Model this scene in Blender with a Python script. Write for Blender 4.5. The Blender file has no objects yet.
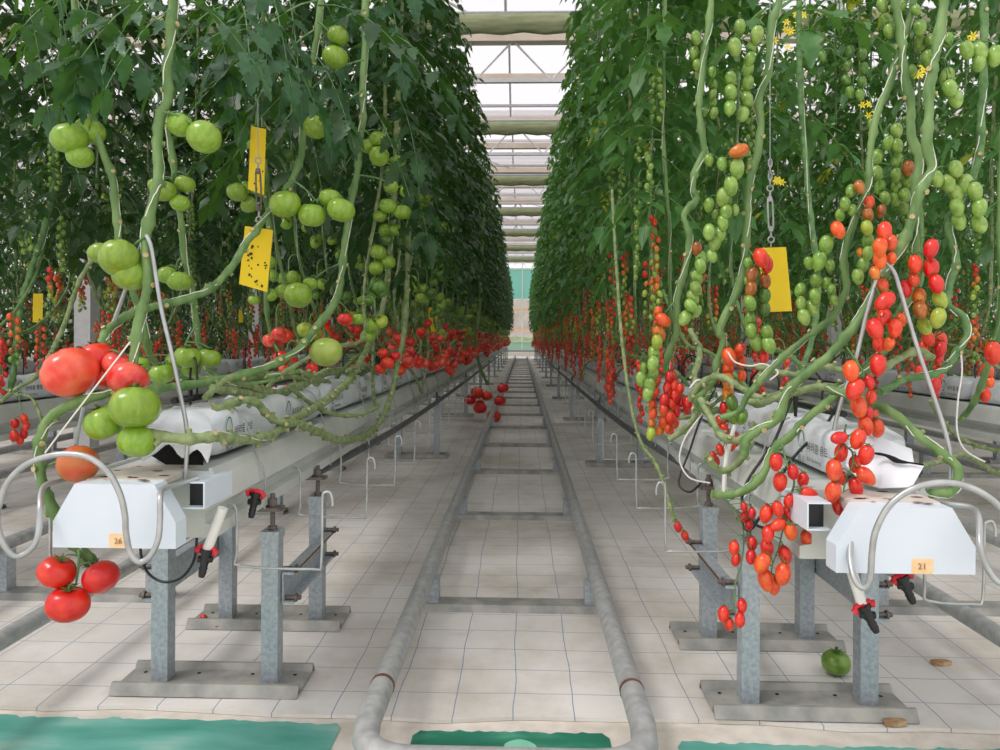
import bpy, math, random
import numpy as np
from mathutils import Vector, Matrix, Euler
random.seed(7)
R = random.Random(11)
col = bpy.context.scene.collection
scene = bpy.context.scene
PI = math.pi

# ------------------------------------------------------------------ camera
H = 0.88; F = 740.0
cam = bpy.data.cameras.new('camera'); camo = bpy.data.objects.new('camera', cam); col.objects.link(camo)
cam.sensor_width = 36; cam.lens = F * 36 / 1000; cam.shift_y = -36 / 1000; cam.clip_start = .05; cam.clip_end = 400
YAW = math.atan(22 / F)
MC = Matrix.Rotation(YAW, 4, 'Z') @ Matrix.Rotation(PI / 2, 4, 'X') @ Matrix.Rotation(math.radians(.3), 4, 'Z')
camo.matrix_world = Matrix.Translation((0, 0, H)) @ MC
scene.camera = camo
M3 = MC.to_3x3()

def P(x, y, Y):
    d = M3 @ Vector(((x - 500) / F, -(y - 339) / F, -1))
    return Vector((0, 0, H)) + d * (Y / d.y)

# ------------------------------------------------------------------ materials
def srgb(r, g, b):
    f = lambda c: (c / 255 / 12.92) if c <= 10 else ((c / 255 + .055) / 1.055) ** 2.4
    return (f(r), f(g), f(b), 1)

def mat(name, c1, c2=None, rough=.5, scale=20, metal=0, detail=4, coat=0, bump=0, objvar=0, sss=0, trans=None, obj_coords=True, stretch=None):
    m = bpy.data.materials.new(name); m.use_nodes = True
    nt = m.node_tree; N = nt.nodes; L = nt.links
    b = N['Principled BSDF']; out = N['Material Output']
    b.inputs['Roughness'].default_value = rough; b.inputs['Metallic'].default_value = metal
    if coat: b.inputs['Coat Weight'].default_value = coat; b.inputs['Coat Roughness'].default_value = .15
    c = None
    if c2 is None: c2 = c1
    tc = N.new('ShaderNodeTexCoord'); nz = N.new('ShaderNodeTexNoise'); nz.inputs['Scale'].default_value = scale; nz.inputs['Detail'].default_value = detail
    src = tc.outputs['Object']
    if stretch:
        mp = N.new('ShaderNodeMapping'); mp.inputs['Scale'].default_value = stretch; L.new(src, mp.inputs[0]); src = mp.outputs[0]
    L.new(src, nz.inputs['Vector'])
    cr = N.new('ShaderNodeValToRGB'); cr.color_ramp.elements[0].position = .35; cr.color_ramp.elements[1].position = .65
    cr.color_ramp.elements[0].color = c1; cr.color_ramp.elements[1].color = c2
    L.new(nz.outputs['Fac'], cr.inputs[0]); c = cr.outputs[0]
    if objvar:
        oi = N.new('ShaderNodeObjectInfo'); hs = N.new('ShaderNodeHueSaturation')
        mr = N.new('ShaderNodeMapRange'); mr.inputs[3].default_value = 1 - objvar; mr.inputs[4].default_value = 1 + objvar
        L.new(oi.outputs['Random'], mr.inputs[0]); L.new(mr.outputs[0], hs.inputs['Value'])
        mh = N.new('ShaderNodeMapRange'); mh.inputs[3].default_value = .5 - objvar * .04; mh.inputs[4].default_value = .5 + objvar * .04
        L.new(oi.outputs['Random'], mh.inputs[0]); L.new(mh.outputs[0], hs.inputs['Hue'])
        L.new(c, hs.inputs['Color']); c = hs.outputs[0]
    L.new(c, b.inputs['Base Color'])
    if bump:
        bp = N.new('ShaderNodeBump'); bp.inputs['Strength'].default_value = bump; bp.inputs['Distance'].default_value = .004
        L.new(nz.outputs['Fac'], bp.inputs['Height']); L.new(bp.outputs[0], b.inputs['Normal'])
    if trans:
        t = N.new('ShaderNodeBsdfTranslucent'); t.inputs[0].default_value = trans[0]
        mx = N.new('ShaderNodeMixShader'); mx.inputs[0].default_value = trans[1]
        L.new(b.outputs[0], mx.inputs[1]); L.new(t.outputs[0], mx.inputs[2]); L.new(mx.outputs[0], out.inputs[0])
    return m

M = {}
M['leafA'] = mat('leaf_green_shaded', srgb(22, 58, 24), srgb(44, 86, 38), rough=.42, scale=9, objvar=.15, trans=(srgb(90, 140, 30), .2))  # left-hand rows: shade of that hedge put into the darker leaf colour
M['leafB'] = mat('leaf_green_lit', srgb(42, 94, 40), srgb(80, 134, 66), rough=.45, scale=9, objvar=.15, trans=(srgb(120, 175, 60), .25))  # right-hand rows: light falling on that hedge put into the brighter green
M['leafY'] = mat('leaf_yellow_green', srgb(120, 160, 40), srgb(190, 190, 50), rough=.5, scale=20, trans=(srgb(190, 210, 60), .3))
M['flower'] = mat('petal_yellow', srgb(240, 215, 40), srgb(250, 230, 70), rough=.6)
M['leafH'] = mat('leaf_green_blueish', srgb(28, 72, 40), srgb(50, 98, 60), rough=.4, scale=30, objvar=.1, bump=.5, trans=(srgb(110, 165, 50), .22))
M['stem'] = mat('stem_green', srgb(84, 120, 62), srgb(124, 156, 94), rough=.55, scale=30, bump=.3, stretch=(1, 1, .25))
M['stemD'] = mat('stem_dark_green', srgb(70, 112, 58), srgb(112, 150, 92), rough=.6, scale=40, bump=.3)
M['stemO'] = mat('stem_old_olive', srgb(108, 130, 78), srgb(156, 172, 122), rough=.7, scale=40, bump=.5)
M['cut'] = mat('stem_scar_tan', srgb(214, 196, 152), srgb(180, 160, 110), rough=.8, scale=200)
M['sepal'] = mat('sepal_green', srgb(60, 100, 50), srgb(100, 136, 74), rough=.6, scale=60)
def fruit(n, a, b, sc=1.2, **k): M[n] = mat(n, srgb(*a), srgb(*b), rough=.28, scale=sc, coat=.3, objvar=.12, detail=2, **k)
fruit('tomato_red', (214, 30, 22), (232, 62, 34))
fruit('tomato_pink_red', (226, 50, 42), (238, 104, 80), 1.6)
fruit('tomato_orange_red', (226, 66, 24), (236, 104, 40))
fruit('tomato_orange', (214, 110, 28), (226, 140, 50))
fruit('tomato_amber', (204, 124, 58), (216, 92, 50), 1.6)
fruit('tomato_brown', (150, 74, 24), (176, 110, 40))
fruit('tomato_yellow_green', (150, 176, 52), (178, 190, 70))
fruit('tomato_green', (98, 140, 46), (134, 168, 68))
fruit('tomato_pale_green', (122, 162, 66), (156, 188, 92))
fruit('tomato_beef_green', (120, 160, 42), (144, 178, 60), 1.5, stretch=(2.5, 2.5, .7))
fruit('tomato_dark_green', (74, 116, 38), (104, 144, 56))
fruit('tomato_ribbed_pale', (150, 180, 70), (176, 190, 96), 1.5)
CM = {'r': 'tomato_red', 'p': 'tomato_pink_red', 'q': 'tomato_orange_red', 'o': 'tomato_orange', 'a': 'tomato_amber', 'b': 'tomato_brown', 'y': 'tomato_yellow_green',
      'g': 'tomato_green', 'l': 'tomato_pale_green', 'G': 'tomato_beef_green', 'd': 'tomato_dark_green', 'w': 'tomato_ribbed_pale'}
M['galv'] = mat('galvanised_steel', srgb(156, 165, 172), srgb(184, 192, 198), rough=.42, scale=90, metal=.25, detail=6)
M['galvD'] = mat('galvanised_steel_dull', srgb(158, 160, 160), srgb(182, 184, 182), rough=.5, scale=40, metal=.2, detail=6)
M['base'] = mat('dusty_steel', srgb(140, 142, 138), srgb(178, 176, 168), rough=.65, scale=14, metal=.25, detail=8)
M['rod'] = mat('bright_steel_rod', srgb(172, 176, 176), srgb(194, 198, 197), rough=.35, scale=30, metal=.6)
M['rust'] = mat('rust_brown', srgb(84, 52, 40), srgb(130, 84, 60), rough=.8, scale=90)
M['bolt'] = mat('bolt_brown', srgb(96, 88, 84), srgb(128, 118, 112), rough=.6, scale=90, metal=.3)
M['gutter'] = mat('gutter_white_coated', srgb(196, 202, 196), srgb(214, 219, 213), rough=.42, scale=6)
M['cap'] = mat('cap_white', srgb(220, 233, 243), srgb(226, 237, 246), rough=.4, scale=5)
M['cover'] = mat('cover_dirty_white', srgb(206, 198, 186), srgb(226, 222, 214), rough=.7, scale=18, detail=8)
M['bag'] = mat('plastic_bag_white', srgb(218, 226, 232), srgb(236, 241, 245), rough=.35, scale=14, bump=.8, detail=6)
M['black'] = mat('black_plastic', srgb(22, 22, 24), srgb(36, 36, 38), rough=.4)
M['dark'] = mat('substrate_black', srgb(14, 14, 16), srgb(30, 28, 26), rough=.9, scale=60)
M['pipeG'] = mat('grey_hose', srgb(76, 82, 84), srgb(100, 106, 108), rough=.5)
M['redp'] = mat('red_plastic', srgb(206, 24, 40), srgb(226, 40, 56), rough=.35)
M['white'] = mat('white_plastic', srgb(226, 226, 220), srgb(238, 238, 232), rough=.4)
M['whitesteel'] = mat('white_painted_steel', srgb(222, 222, 222), srgb(232, 232, 234), rough=.5)
M['tansteel'] = mat('cream_painted_steel', srgb(224, 208, 190), srgb(236, 222, 206), rough=.5, scale=3)
M['twine'] = mat('white_twine', srgb(226, 228, 214), srgb(238, 238, 226), rough=.8)
M['card'] = mat('yellow_card', srgb(240, 204, 14), srgb(248, 216, 30), rough=.55, scale=6)
M['speck'] = mat('insect_specks', srgb(60, 56, 24), srgb(40, 60, 30), rough=.8)
M['logo'] = mat('print_teal', srgb(16, 112, 100), None, rough=.5)
M['ink'] = mat('print_black', srgb(36, 40, 44), None, rough=.5)
M['sticker'] = mat('sticker_peach', srgb(246, 206, 150), srgb(250, 220, 176), rough=.6, scale=60)
M['wood'] = mat('wood_shim', srgb(150, 112, 76), srgb(196, 170, 130), rough=.8, scale=50)
M['screen'] = mat('shade_screen_olive', srgb(150, 158, 118), srgb(178, 184, 146), rough=.9, scale=9, stretch=(.4, 1, 3))
M['concrete'] = None

def build_floor_mats():
    # woven ground cloth with blue guide lines
    m = bpy.data.materials.new('woven_ground_cloth'); m.use_nodes = True; nt = m.node_tree; N = nt.nodes; L = nt.links
    b = N['Principled BSDF']; b.inputs['Roughness'].default_value = .8
    tc = N.new('ShaderNodeTexCoord'); sp = N.new('ShaderNodeSeparateXYZ')
    nz = N.new('ShaderNodeTexNoise'); nz.inputs['Scale'].default_value = 2.2; nz.inputs['Detail'].default_value = 3
    L.new(tc.outputs['Object'], nz.inputs['Vector'])
    vm = N.new('ShaderNodeVectorMath'); vm.operation = 'MULTIPLY_ADD'; vm.inputs[1].default_value = (.028, .028, 0)
    L.new(nz.outputs['Color'], vm.inputs[0]); L.new(tc.outputs['Object'], vm.inputs[2]); L.new(vm.outputs[0], sp.inputs[0])
    def line(axis, per, w):
        a = N.new('ShaderNodeMath'); a.operation = 'PINGPONG'; a.inputs[1].default_value = per / 2
        L.new(sp.outputs[axis], a.inputs[0])
        c = N.new('ShaderNodeMath'); c.operation = 'LESS_THAN'; c.inputs[1].default_value = w; L.new(a.outputs[0], c.inputs[0]); return c
    l1 = line(0, .142, .0012); l2 = line(1, .132, .0012)
    mx = N.new('ShaderNodeMath'); mx.operation = 'MAXIMUM'; L.new(l1.outputs[0], mx.inputs[0]); L.new(l2.outputs[0], mx.inputs[1])
    n2 = N.new('ShaderNodeTexNoise'); n2.inputs['Scale'].default_value = 1.6; n2.inputs['Detail'].default_value = 8; n2.inputs['Roughness'].default_value = .65; L.new(tc.outputs['Object'], n2.inputs['Vector'])
    cr = N.new('ShaderNodeValToRGB'); e = cr.color_ramp.elements; e[0].position = .36; e[0].color = srgb(196, 190, 178); e[1].position = .56; e[1].color = srgb(226, 223, 217)
    L.new(n2.outputs['Fac'], cr.inputs[0])
    # brown stains
    n3 = N.new('ShaderNodeTexNoise'); n3.inputs['Scale'].default_value = 3.1; n3.inputs['Detail'].default_value = 9; n3.inputs['Distortion'].default_value = .6; L.new(tc.outputs['Object'], n3.inputs['Vector'])
    c3 = N.new('ShaderNodeValToRGB'); e = c3.color_ramp.elements; e[0].position = .66; e[0].color = (0, 0, 0, 1); e[1].position = .74; e[1].color = (.55, .55, .55, 1); L.new(n3.outputs['Fac'], c3.inputs[0])
    m1 = N.new('ShaderNodeMixRGB'); m1.inputs[2].default_value = srgb(176, 158, 132); L.new(c3.outputs[0], m1.inputs[0]); L.new(cr.outputs[0], m1.inputs[1])
    m2 = N.new('ShaderNodeMixRGB'); m2.inputs[2].default_value = srgb(104, 128, 164)
    sc = N.new('ShaderNodeMath'); sc.operation = 'MULTIPLY'; sc.inputs[1].default_value = .85; L.new(mx.outputs[0], sc.inputs[0])
    L.new(sc.outputs[0], m2.inputs[0]); L.new(m1.outputs[0], m2.inputs[1]); L.new(m2.outputs[0], b.inputs['Base Color'])
    w = N.new('ShaderNodeTexNoise'); w.inputs['Scale'].default_value = 350; L.new(tc.outputs['Object'], w.inputs['Vector'])
    bp = N.new('ShaderNodeBump'); bp.inputs['Strength'].default_value = .25; bp.inputs['Distance'].default_value = .002; L.new(w.outputs['Fac'], bp.inputs['Height']); L.new(bp.outputs[0], b.inputs['Normal'])
    M['cloth'] = m
    # concrete
    M['concrete'] = mat('pale_concrete', srgb(208, 200, 186), srgb(226, 219, 208), rough=.8, scale=22, detail=10, bump=.4)
    # chipped green paint
    m = bpy.data.materials.new('green_floor_paint'); m.use_nodes = True; nt = m.node_tree; N = nt.nodes; L = nt.links
    b = N['Principled BSDF']; b.inputs['Roughness'].default_value = .45
    tc = N.new('ShaderNodeTexCoord'); n = N.new('ShaderNodeTexNoise'); n.inputs['Scale'].default_value = 7; n.inputs['Detail'].default_value = 10
    mp = N.new('ShaderNodeMapping'); mp.inputs['Scale'].default_value = (.5, 1.6, 1); L.new(tc.outputs['Object'], mp.inputs[0]); L.new(mp.outputs[0], n.inputs['Vector'])
    cr = N.new('ShaderNodeValToRGB'); e = cr.color_ramp.elements; e[0].position = .3; e[0].color = srgb(64, 146, 128); e[1].position = .55; e[1].color = srgb(108, 178, 164)
    x = cr.color_ramp.elements.new(.8); x.color = srgb(180, 206, 192); L.new(n.outputs['Fac'], cr.inputs[0]); L.new(cr.outputs[0], b.inputs['Base Color']); M['paint'] = m
    m = m.copy(); m.name = 'green_floor_paint_darker'; e = [q for q in m.node_tree.nodes if q.type == 'VALTORGB'][0].color_ramp.elements
    e[0].color = srgb(10, 92, 72); e[1].color = srgb(34, 124, 98); e[2].color = srgb(110, 190, 160); e[2].position = .74; M['paint2'] = m
build_floor_mats()

def glass_mat(name, colr, mixf):
    m = bpy.data.materials.new(name); m.use_nodes = True; nt = m.node_tree; N = nt.nodes; L = nt.links
    t = N.new('ShaderNodeBsdfTransparent'); t.inputs[0].default_value = (.86, .84, .86, 1)
    d = N.new('ShaderNodeBsdfTranslucent'); d.inputs[0].default_value = colr
    mx = N.new('ShaderNodeMixShader'); mx.inputs[0].default_value = mixf
    L.new(t.outputs[0], mx.inputs[1]); L.new(d.outputs[0], mx.inputs[2]); L.new(mx.outputs[0], N['Material Output'].inputs[0]); return m
M['roofglass'] = glass_mat('diffusing_roof_glass', (.62, .60, .63, 1), .45)
M['tealglass'] = glass_mat('teal_screen', srgb(176, 228, 224), .8)
M['mintpanel'] = glass_mat('mint_panel', srgb(196, 226, 212), .8)
M['clear'] = glass_mat('clear_glass', (.95, .96, .96, 1), .12)

# ------------------------------------------------------------------ mesh builder
class MB:
    def __init__(s): s.v = []; s.f = []; s.m = []; s.sm = []
    def add(s, v, f, m=0, smooth=False):
        o = len(s.v); s.v += [tuple(a) for a in v]; s.f += [tuple(i + o for i in q) for q in f]; s.m += [m] * len(f); s.sm += [smooth] * len(f)
    def box(s, x0, x1, y0, y1, z0, z1, m=0):
        v = [(x, y, z) for x in (x0, x1) for y in (y0, y1) for z in (z0, z1)]
        s.add(v, [(0, 1, 3, 2), (4, 6, 7, 5), (0, 4, 5, 1), (2, 3, 7, 6), (0, 2, 6, 4), (1, 5, 7, 3)], m)
    def obox(s, c, hx, hy, hz, rot=None, m=0):
        v = [Vector((x, y, z)) for x in (-hx, hx) for y in (-hy, hy) for z in (-hz, hz)]
        if rot is not None: v = [rot @ a for a in v]
        v = [a + Vector(c) for a in v]
        s.add(v, [(0, 1, 3, 2), (4, 6, 7, 5), (0, 4, 5, 1), (2, 3, 7, 6), (0, 2, 6, 4), (1, 5, 7, 3)], m)
    def prism(s, prof, axis, a, b, m=0, smooth=False):
        # prof: list of (u,w) polygon; axis 'y': u->x w->z ; axis 'x': u->y w->z; 'z': u->x,w->y
        def pt(u, w, t): return {'y': (u, t, w), 'x': (t, u, w), 'z': (u, w, t)}[axis]
        n = len(prof); v = [pt(u, w, a) for u, w in prof] + [pt(u, w, b) for u, w in prof]
        s.add(v, [(i, (i + 1) % n, n + (i + 1) % n, n + i) for i in range(n)], m, smooth)
        s.add(v, [tuple(range(n))[::-1], tuple(range(n, 2 * n))], m)
    def tube(s, pts, r, n=8, m=0, caps=True, rs=None, flat=1.0):
        pts = [Vector(p) for p in pts]; k = len(pts)
        if k < 2: return
        T = []
        for i in range(k):
            t = pts[min(i + 1, k - 1)] - pts[max(i - 1, 0)]
            T.append(t.normalized() if t.length > 1e-9 else Vector((0, 0, 1)))
        up = Vector((0, 0, 1)) if abs(T[0].z) < .9 else Vector((0, 1, 0))
        nx = T[0].cross(up).normalized(); v = []
        for i in range(k):
            nx = nx - T[i] * nx.dot(T[i])
            nx = nx.normalized() if nx.length > 1e-6 else T[i].orthogonal().normalized()
            ny = T[i].cross(nx); rr = rs[i] if rs else r
            for j in range(n):
                a = 2 * PI * j / n
                v.append(pts[i] + nx * math.cos(a) * rr + ny * math.sin(a) * rr * flat)
        f = [(i * n + j, i * n + (j + 1) % n, (i + 1) * n + (j + 1) % n, (i + 1) * n + j) for i in range(k - 1) for j in range(n)]
        s.add(v, f, m, True)
        if caps: s.add(v, [tuple(range(n))[::-1], tuple(range((k - 1) * n, k * n))], m)
    def merge(s, o, T=None, mo=0):
        v = [tuple(T @ Vector(a)) for a in o.v] if T is not None else o.v
        k = len(s.v); s.v += v; s.f += [tuple(i + k for i in q) for q in o.f]; s.m += [a + mo for a in o.m]; s.sm += o.sm
    def mesh(s, name, mats):
        me = bpy.data.meshes.new(name); me.from_pydata(s.v, [], s.f)
        me.polygons.foreach_set('material_index', s.m); me.polygons.foreach_set('use_smooth', s.sm)
        for a in mats: me.materials.append(M[a] if isinstance(a, str) else a)
        me.update(); return me

def wl(o):
    v = Vector((0, 0, 0))
    while o is not None: v = v + o.location; o = o.parent
    return v
def link(name, me, parent=None, loc=(0, 0, 0)):
    o = bpy.data.objects.new(name, me); col.objects.link(o); o.location = loc
    if parent is not None: o.parent = parent
    return o
def part(name, mb, mats, parent, label=None):
    """mesh given in world coordinates, stored as child of an unrotated parent"""
    w = wl(parent) if parent is not None else Vector((0, 0, 0))
    mb.v = [(a[0] - w.x, a[1] - w.y, a[2] - w.z) for a in mb.v]
    o = link(name, mb.mesh(name, mats if isinstance(mats, (list, tuple)) else [mats]), parent)
    if label: o['label'] = label
    return o
def tag(o, label, cat, group=None, kind=None):
    if label: o['label'] = label
    if cat: o['category'] = cat
    if group: o['group'] = group
    if kind: o['kind'] = kind
    return o
def thing(name, label, cat, loc=(0, 0, 0), group=None): return tag(link(name, None, None, loc), label, cat, group)
def struct(name, mb, mats): return tag(part(name, mb, mats, None), None, None, None, 'structure')
def smooth(pts, n=4):
    pts = [Vector(p) for p in pts]
    if len(pts) < 3: return pts
    o = []
    for i in range(len(pts) - 1):
        p0 = pts[max(i - 1, 0)]; p1 = pts[i]; p2 = pts[i + 1]; p3 = pts[min(i + 2, len(pts) - 1)]
        for k in range(n):
            t = k / n
            o.append(.5 * ((2 * p1) + (p2 - p0) * t + (2 * p0 - 5 * p1 + 4 * p2 - p3) * t * t + (3 * p1 - p0 - 3 * p2 + p3) * t ** 3))
    o.append(pts[-1]); return o
def copy_tree(o, parent=None):
    c = o.copy(); col.objects.link(c); c.parent = parent
    for ch in [x for x in KIDS.get(o, [])]: copy_tree(ch, c)
    return c
KIDS = {}

# ------------------------------------------------------------------ setting
XL, XR = -.77, .69
PITCH = 1.46; CX = -.03; YE = 34.0
b = MB(); b.box(-15, 15, -4, 40, -.12, -.012); struct('floor', b, 'concrete')
# cloth with a slightly wavy front edge
b = MB(); n = 160; v = []
for i in range(n + 1):
    x = -15 + 30 * i / n
    e = 1.725 + .012 * math.sin(x * 5.1) + .008 * math.sin(x * 13.7 + 1) - .012 * x * .3
    for (y, z) in ((e, -.011), (e, -.002), (e + .06, 0.001 * math.sin(x * 9)), (e + .2, 0), (39, 0)): v.append((x, y, z))
f = [(i * 5 + j, (i + 1) * 5 + j, (i + 1) * 5 + j + 1, i * 5 + j + 1) for i in range(n) for j in range(4)]
b.add(v, f); o = struct('floor_cloth', b, 'cloth')
def paint(name, xs, m, yback, yfront):
    b = MB(); k = int((xs[1] - xs[0]) * 70); v = []; rr = random.Random(3)
    for i in range(k + 1):
        x = xs[0] + (xs[1] - xs[0]) * i / k
        y = yback - .012 * x + .003 * math.sin(x * 7) + .002 * math.sin(x * 47 + 2) + rr.uniform(-.005, .005)
        if i in (0, k): y -= .02
        v += [(x, y, -.0095), (x, yfront, -.0095)]
    b.add(v, [(2 * i, 2 * i + 1, 2 * i + 3, 2 * i + 2) for i in range(k)])
    tag(part(name, b, m, None), None, None, None, 'structure')
paint('floor_paint_strip', (-4.5, -.41), 'paint', 1.69, 1.2)
paint('floor_paint_strip', (-.24, .20), 'paint2', 1.676, 1.2)
paint('floor_paint_strip', (.345, 4.5), 'paint', 1.655, 1.2)
b = MB(); v = [(0.0 + .035 * math.cos(a * PI / 10) * (1 + .15 * math.sin(a)), 1.60 + .045 * math.sin(a * PI / 10), -.0088) for a in range(20)]
b.add(v, [tuple(range(20))])
M['mint'] = mat('mint_paint_spot', srgb(120, 196, 166), srgb(150, 212, 186), rough=.5)
struct('floor_paint_spot', b, 'mint')

# ------------------------------------------------------------------ pipe rails (loop in every aisle)
def rail(cx, label, near, group=None):
    t = thing('pipe_rail', label, 'pipe rail', (cx, 1.4, 0), group)
    z = .11 if abs(cx - CX) < .1 else .17; r = .0262 if abs(cx - CX) < .1 else .023; hw = .275; y0 = near
    pts = [(cx - hw, YE, z), (cx - hw, y0 + .30, z), (cx - hw, y0 + .12, z)]
    for a in range(1, 6): pts.append((cx - hw + .1 - .1 * math.cos(a * PI / 10), y0 + .1 - .1 * math.sin(a * PI / 10), z - .01))
    pts += [(cx - hw + .14, y0, z - .01), (cx + hw - .14, y0, z - .01)]
    for a in range(5): pts.append((cx + hw - .1 + .1 * math.sin(a * PI / 10), y0 + .1 - .1 * math.cos(a * PI / 10), z - .01))
    pts += [(cx + hw, y0 + .12, z), (cx + hw, y0 + .30, z), (cx + hw, YE, z)]
    b = MB(); b.tube(pts, r, 20); part('pipe', b, 'galvD', t)
    for sx in (-1, 1):
        b = MB(); b.tube([(cx + sx * hw, y0 + .262, z), (cx + sx * hw, y0 + .272, z)], r + .0012, 20)
        part('weld_seam', b, 'rust', t)
    y = 2.42 if abs(cx - CX) < .1 else 2.46
    k = 0
    while y < YE and k < 26:
        b = MB()
        b.prism([(y - .045, .0), (y - .035, .022), (y + .035, .022), (y + .045, 0), (y + .04, 0), (y + .03, .017), (y - .03, .017), (y - .04, 0)], 'x', cx - hw - .035, cx + hw + .035)
        c = part('crossbar', b, 'base', t)
        for sx in (-1, 1):
            b = MB(); x = cx + sx * (hw - .012)
            b.prism([(x - .026, y - .024), (x + .026, y - .024), (x + .026, y + .024), (x - .026, y + .024)], 'z', .018, z - .012)
            part('rail_post', b, 'galv', t)
        y += 1.22; k += 1
    return t
rail(CX, 'rounded galvanised pipe rail loop running down the central aisle', 1.362)
rail(CX - PITCH, 'pipe rail in the aisle behind the beefsteak tomato row', 1.05)
rail(CX + PITCH, 'pipe rail in the aisle behind the cherry tomato gutter with the torn bag', 1.05)
rail(CX - 2 * PITCH, 'pipe rail in the second aisle behind the beefsteak tomato row', 1.42)
rail(CX + 2 * PITCH, 'pipe rail in the second aisle behind the cherry tomato gutter', 1.42)

# ------------------------------------------------------------------ supports of the gutters
def stand(cx, y, label, group=None, side=1, hook=True, gz=.455):
    """two square posts on a folded base plate, threaded rods and a bracket under the gutter"""
    t = thing('gutter_stand', label, 'stand', (cx, y, 0), group)
    b = MB()
    b.prism([(y - .078, .002), (y - .064, .028), (y - .055, .028), (y - .048, .012), (y + .05, .012), (y + .057, .028), (y + .066, .028), (y + .082, .004), (y + .076, .002), (y + .062, .023), (y + .053, .008), (y - .05, .008), (y - .06, .023), (y - .072, .001)], 'x', cx - .238, cx + .228)
    for q in (-.2, -.06, .08, .19): b.tube([(cx + q, y + .03, .0122), (cx + q, y + .03, .0128)], .005, 8, m=1)
    part('base_plate', b, ['base', 'dark'], t)
    for sx in (-1, 1):
        x = cx + sx * .14; top = .385
        b = MB(); b.prism([(x - .021, y - .021), (x + .021, y - .021), (x + .021, y + .021), (x - .021, y + .021)], 'z', .012, top)
        p = part('post', b, 'galv', t)
        b = MB(); b.prism([(x - .0235, y - .0235), (x + .0235, y - .0235), (x + .0235, y + .0235), (x - .0235, y + .0235)], 'z', top - .012, top + .008); part('post_cap', b, 'galv', p)
        b = MB(); b.tube([(x, y, top + .005), (x, y, gz + .03)], .0065, 8); b.tube([(x, y, top + .008), (x, y, top + .018)], .012, 6)
        b.tube([(x, y, gz - .006), (x, y, gz + .018)], .011, 6); part('threaded_rod', b, 'bolt', p)
    b = MB(); b.box(cx - .165, cx + .165, y - .02, y + .02, gz - .012, gz - .003); part('bracket', b, 'bolt', t)
    return t
def side_channel(x, y0, y1, cx, label):
    t = thing('brace_channel', label, 'brace', (x, y0, .2))
    s = 1 if x > cx else -1; x1 = x + s * .024
    b = MB(); z0, z1 = .205, .285
    b.prism([(x1, z0), (x1 + s * .03, z0), (x1 + s * .03, z0 + .006), (x1 + s * .005, z0 + .006), (x1 + s * .005, z1 - .006), (x1 + s * .03, z1 - .006), (x1 + s * .03, z1), (x1, z1)], 'y', y0, y1)
    part('channel', b, 'galv', t)
    b = MB(); b.box(min(x1 + s * .0305, x1 + s * .032), max(x1 + s * .0305, x1 + s * .031), y0 + .01, y1, z1 - .005, z1 + .001); part('rust_streak', b, 'rust', t)
    for yy in (y0 + .015, y1 - .015):
        for zz in (z0 + .012, z1 + .006):
            b = MB(); b.tube([(x1 + s * .0, yy, zz), (x1 + s * .045, yy, zz)], .006, 6); b.tube([(x1 + s * .03, yy, zz), (x1 + s * .036, yy, zz)], .011, 6); part('bolt', b, 'bolt', t)
    return t
SY = {XL: (1.86, 2.275), XR: (1.805, 2.19)}
for X, nm in ((XL, 'beefsteak'), (XR, 'cherry')):
    a, c = SY[X]
    stand(X, a, 'galvanised two-post stand under the very front of the %s tomato gutter' % nm)
    stand(X, c, 'galvanised two-post stand just behind the front stand of the %s gutter' % nm)
    for s in (-1, 1):
        side_channel(X + s * .14, a, c, X, 'short bolted channel bracing the front stands of the %s gutter, on its %s side' % (nm, 'central aisle' if (s > 0) == (X < 0) else 'outer'))
    y = c + 3.2 if X < 0 else c + 3.0; k = 0
    while y < 32:
        lb = {0: 'first of the spaced stands down the row under the %s gutter', 1: 'second of the spaced stands down the row under the %s gutter'}.get(k, 'one of the distant two-post stands under the %s tomato gutter') % nm
        stand(X, y, lb, None if k < 2 else 'distant stands under the %s gutter' % nm); y += 2.9; k += 1
for i, X in enumerate((XL - PITCH, XR + PITCH)):
    nm = ('beefsteak', 'cherry')[i]
    for k, y in enumerate((1.95, 2.4, 5.5, 8.4, 11.3, 14.2)):
        stand(X, y, 'stand of the neighbouring gutter one aisle out from the %s gutter' % nm, 'stands of the gutter beyond the %s gutter' % nm)
        if k: X2 = X + (PITCH if i else -PITCH); stand(X2, y, 'stand of the gutter two aisles out from the %s gutter' % nm, 'stands of the second gutter beyond the %s gutter' % nm)

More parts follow.
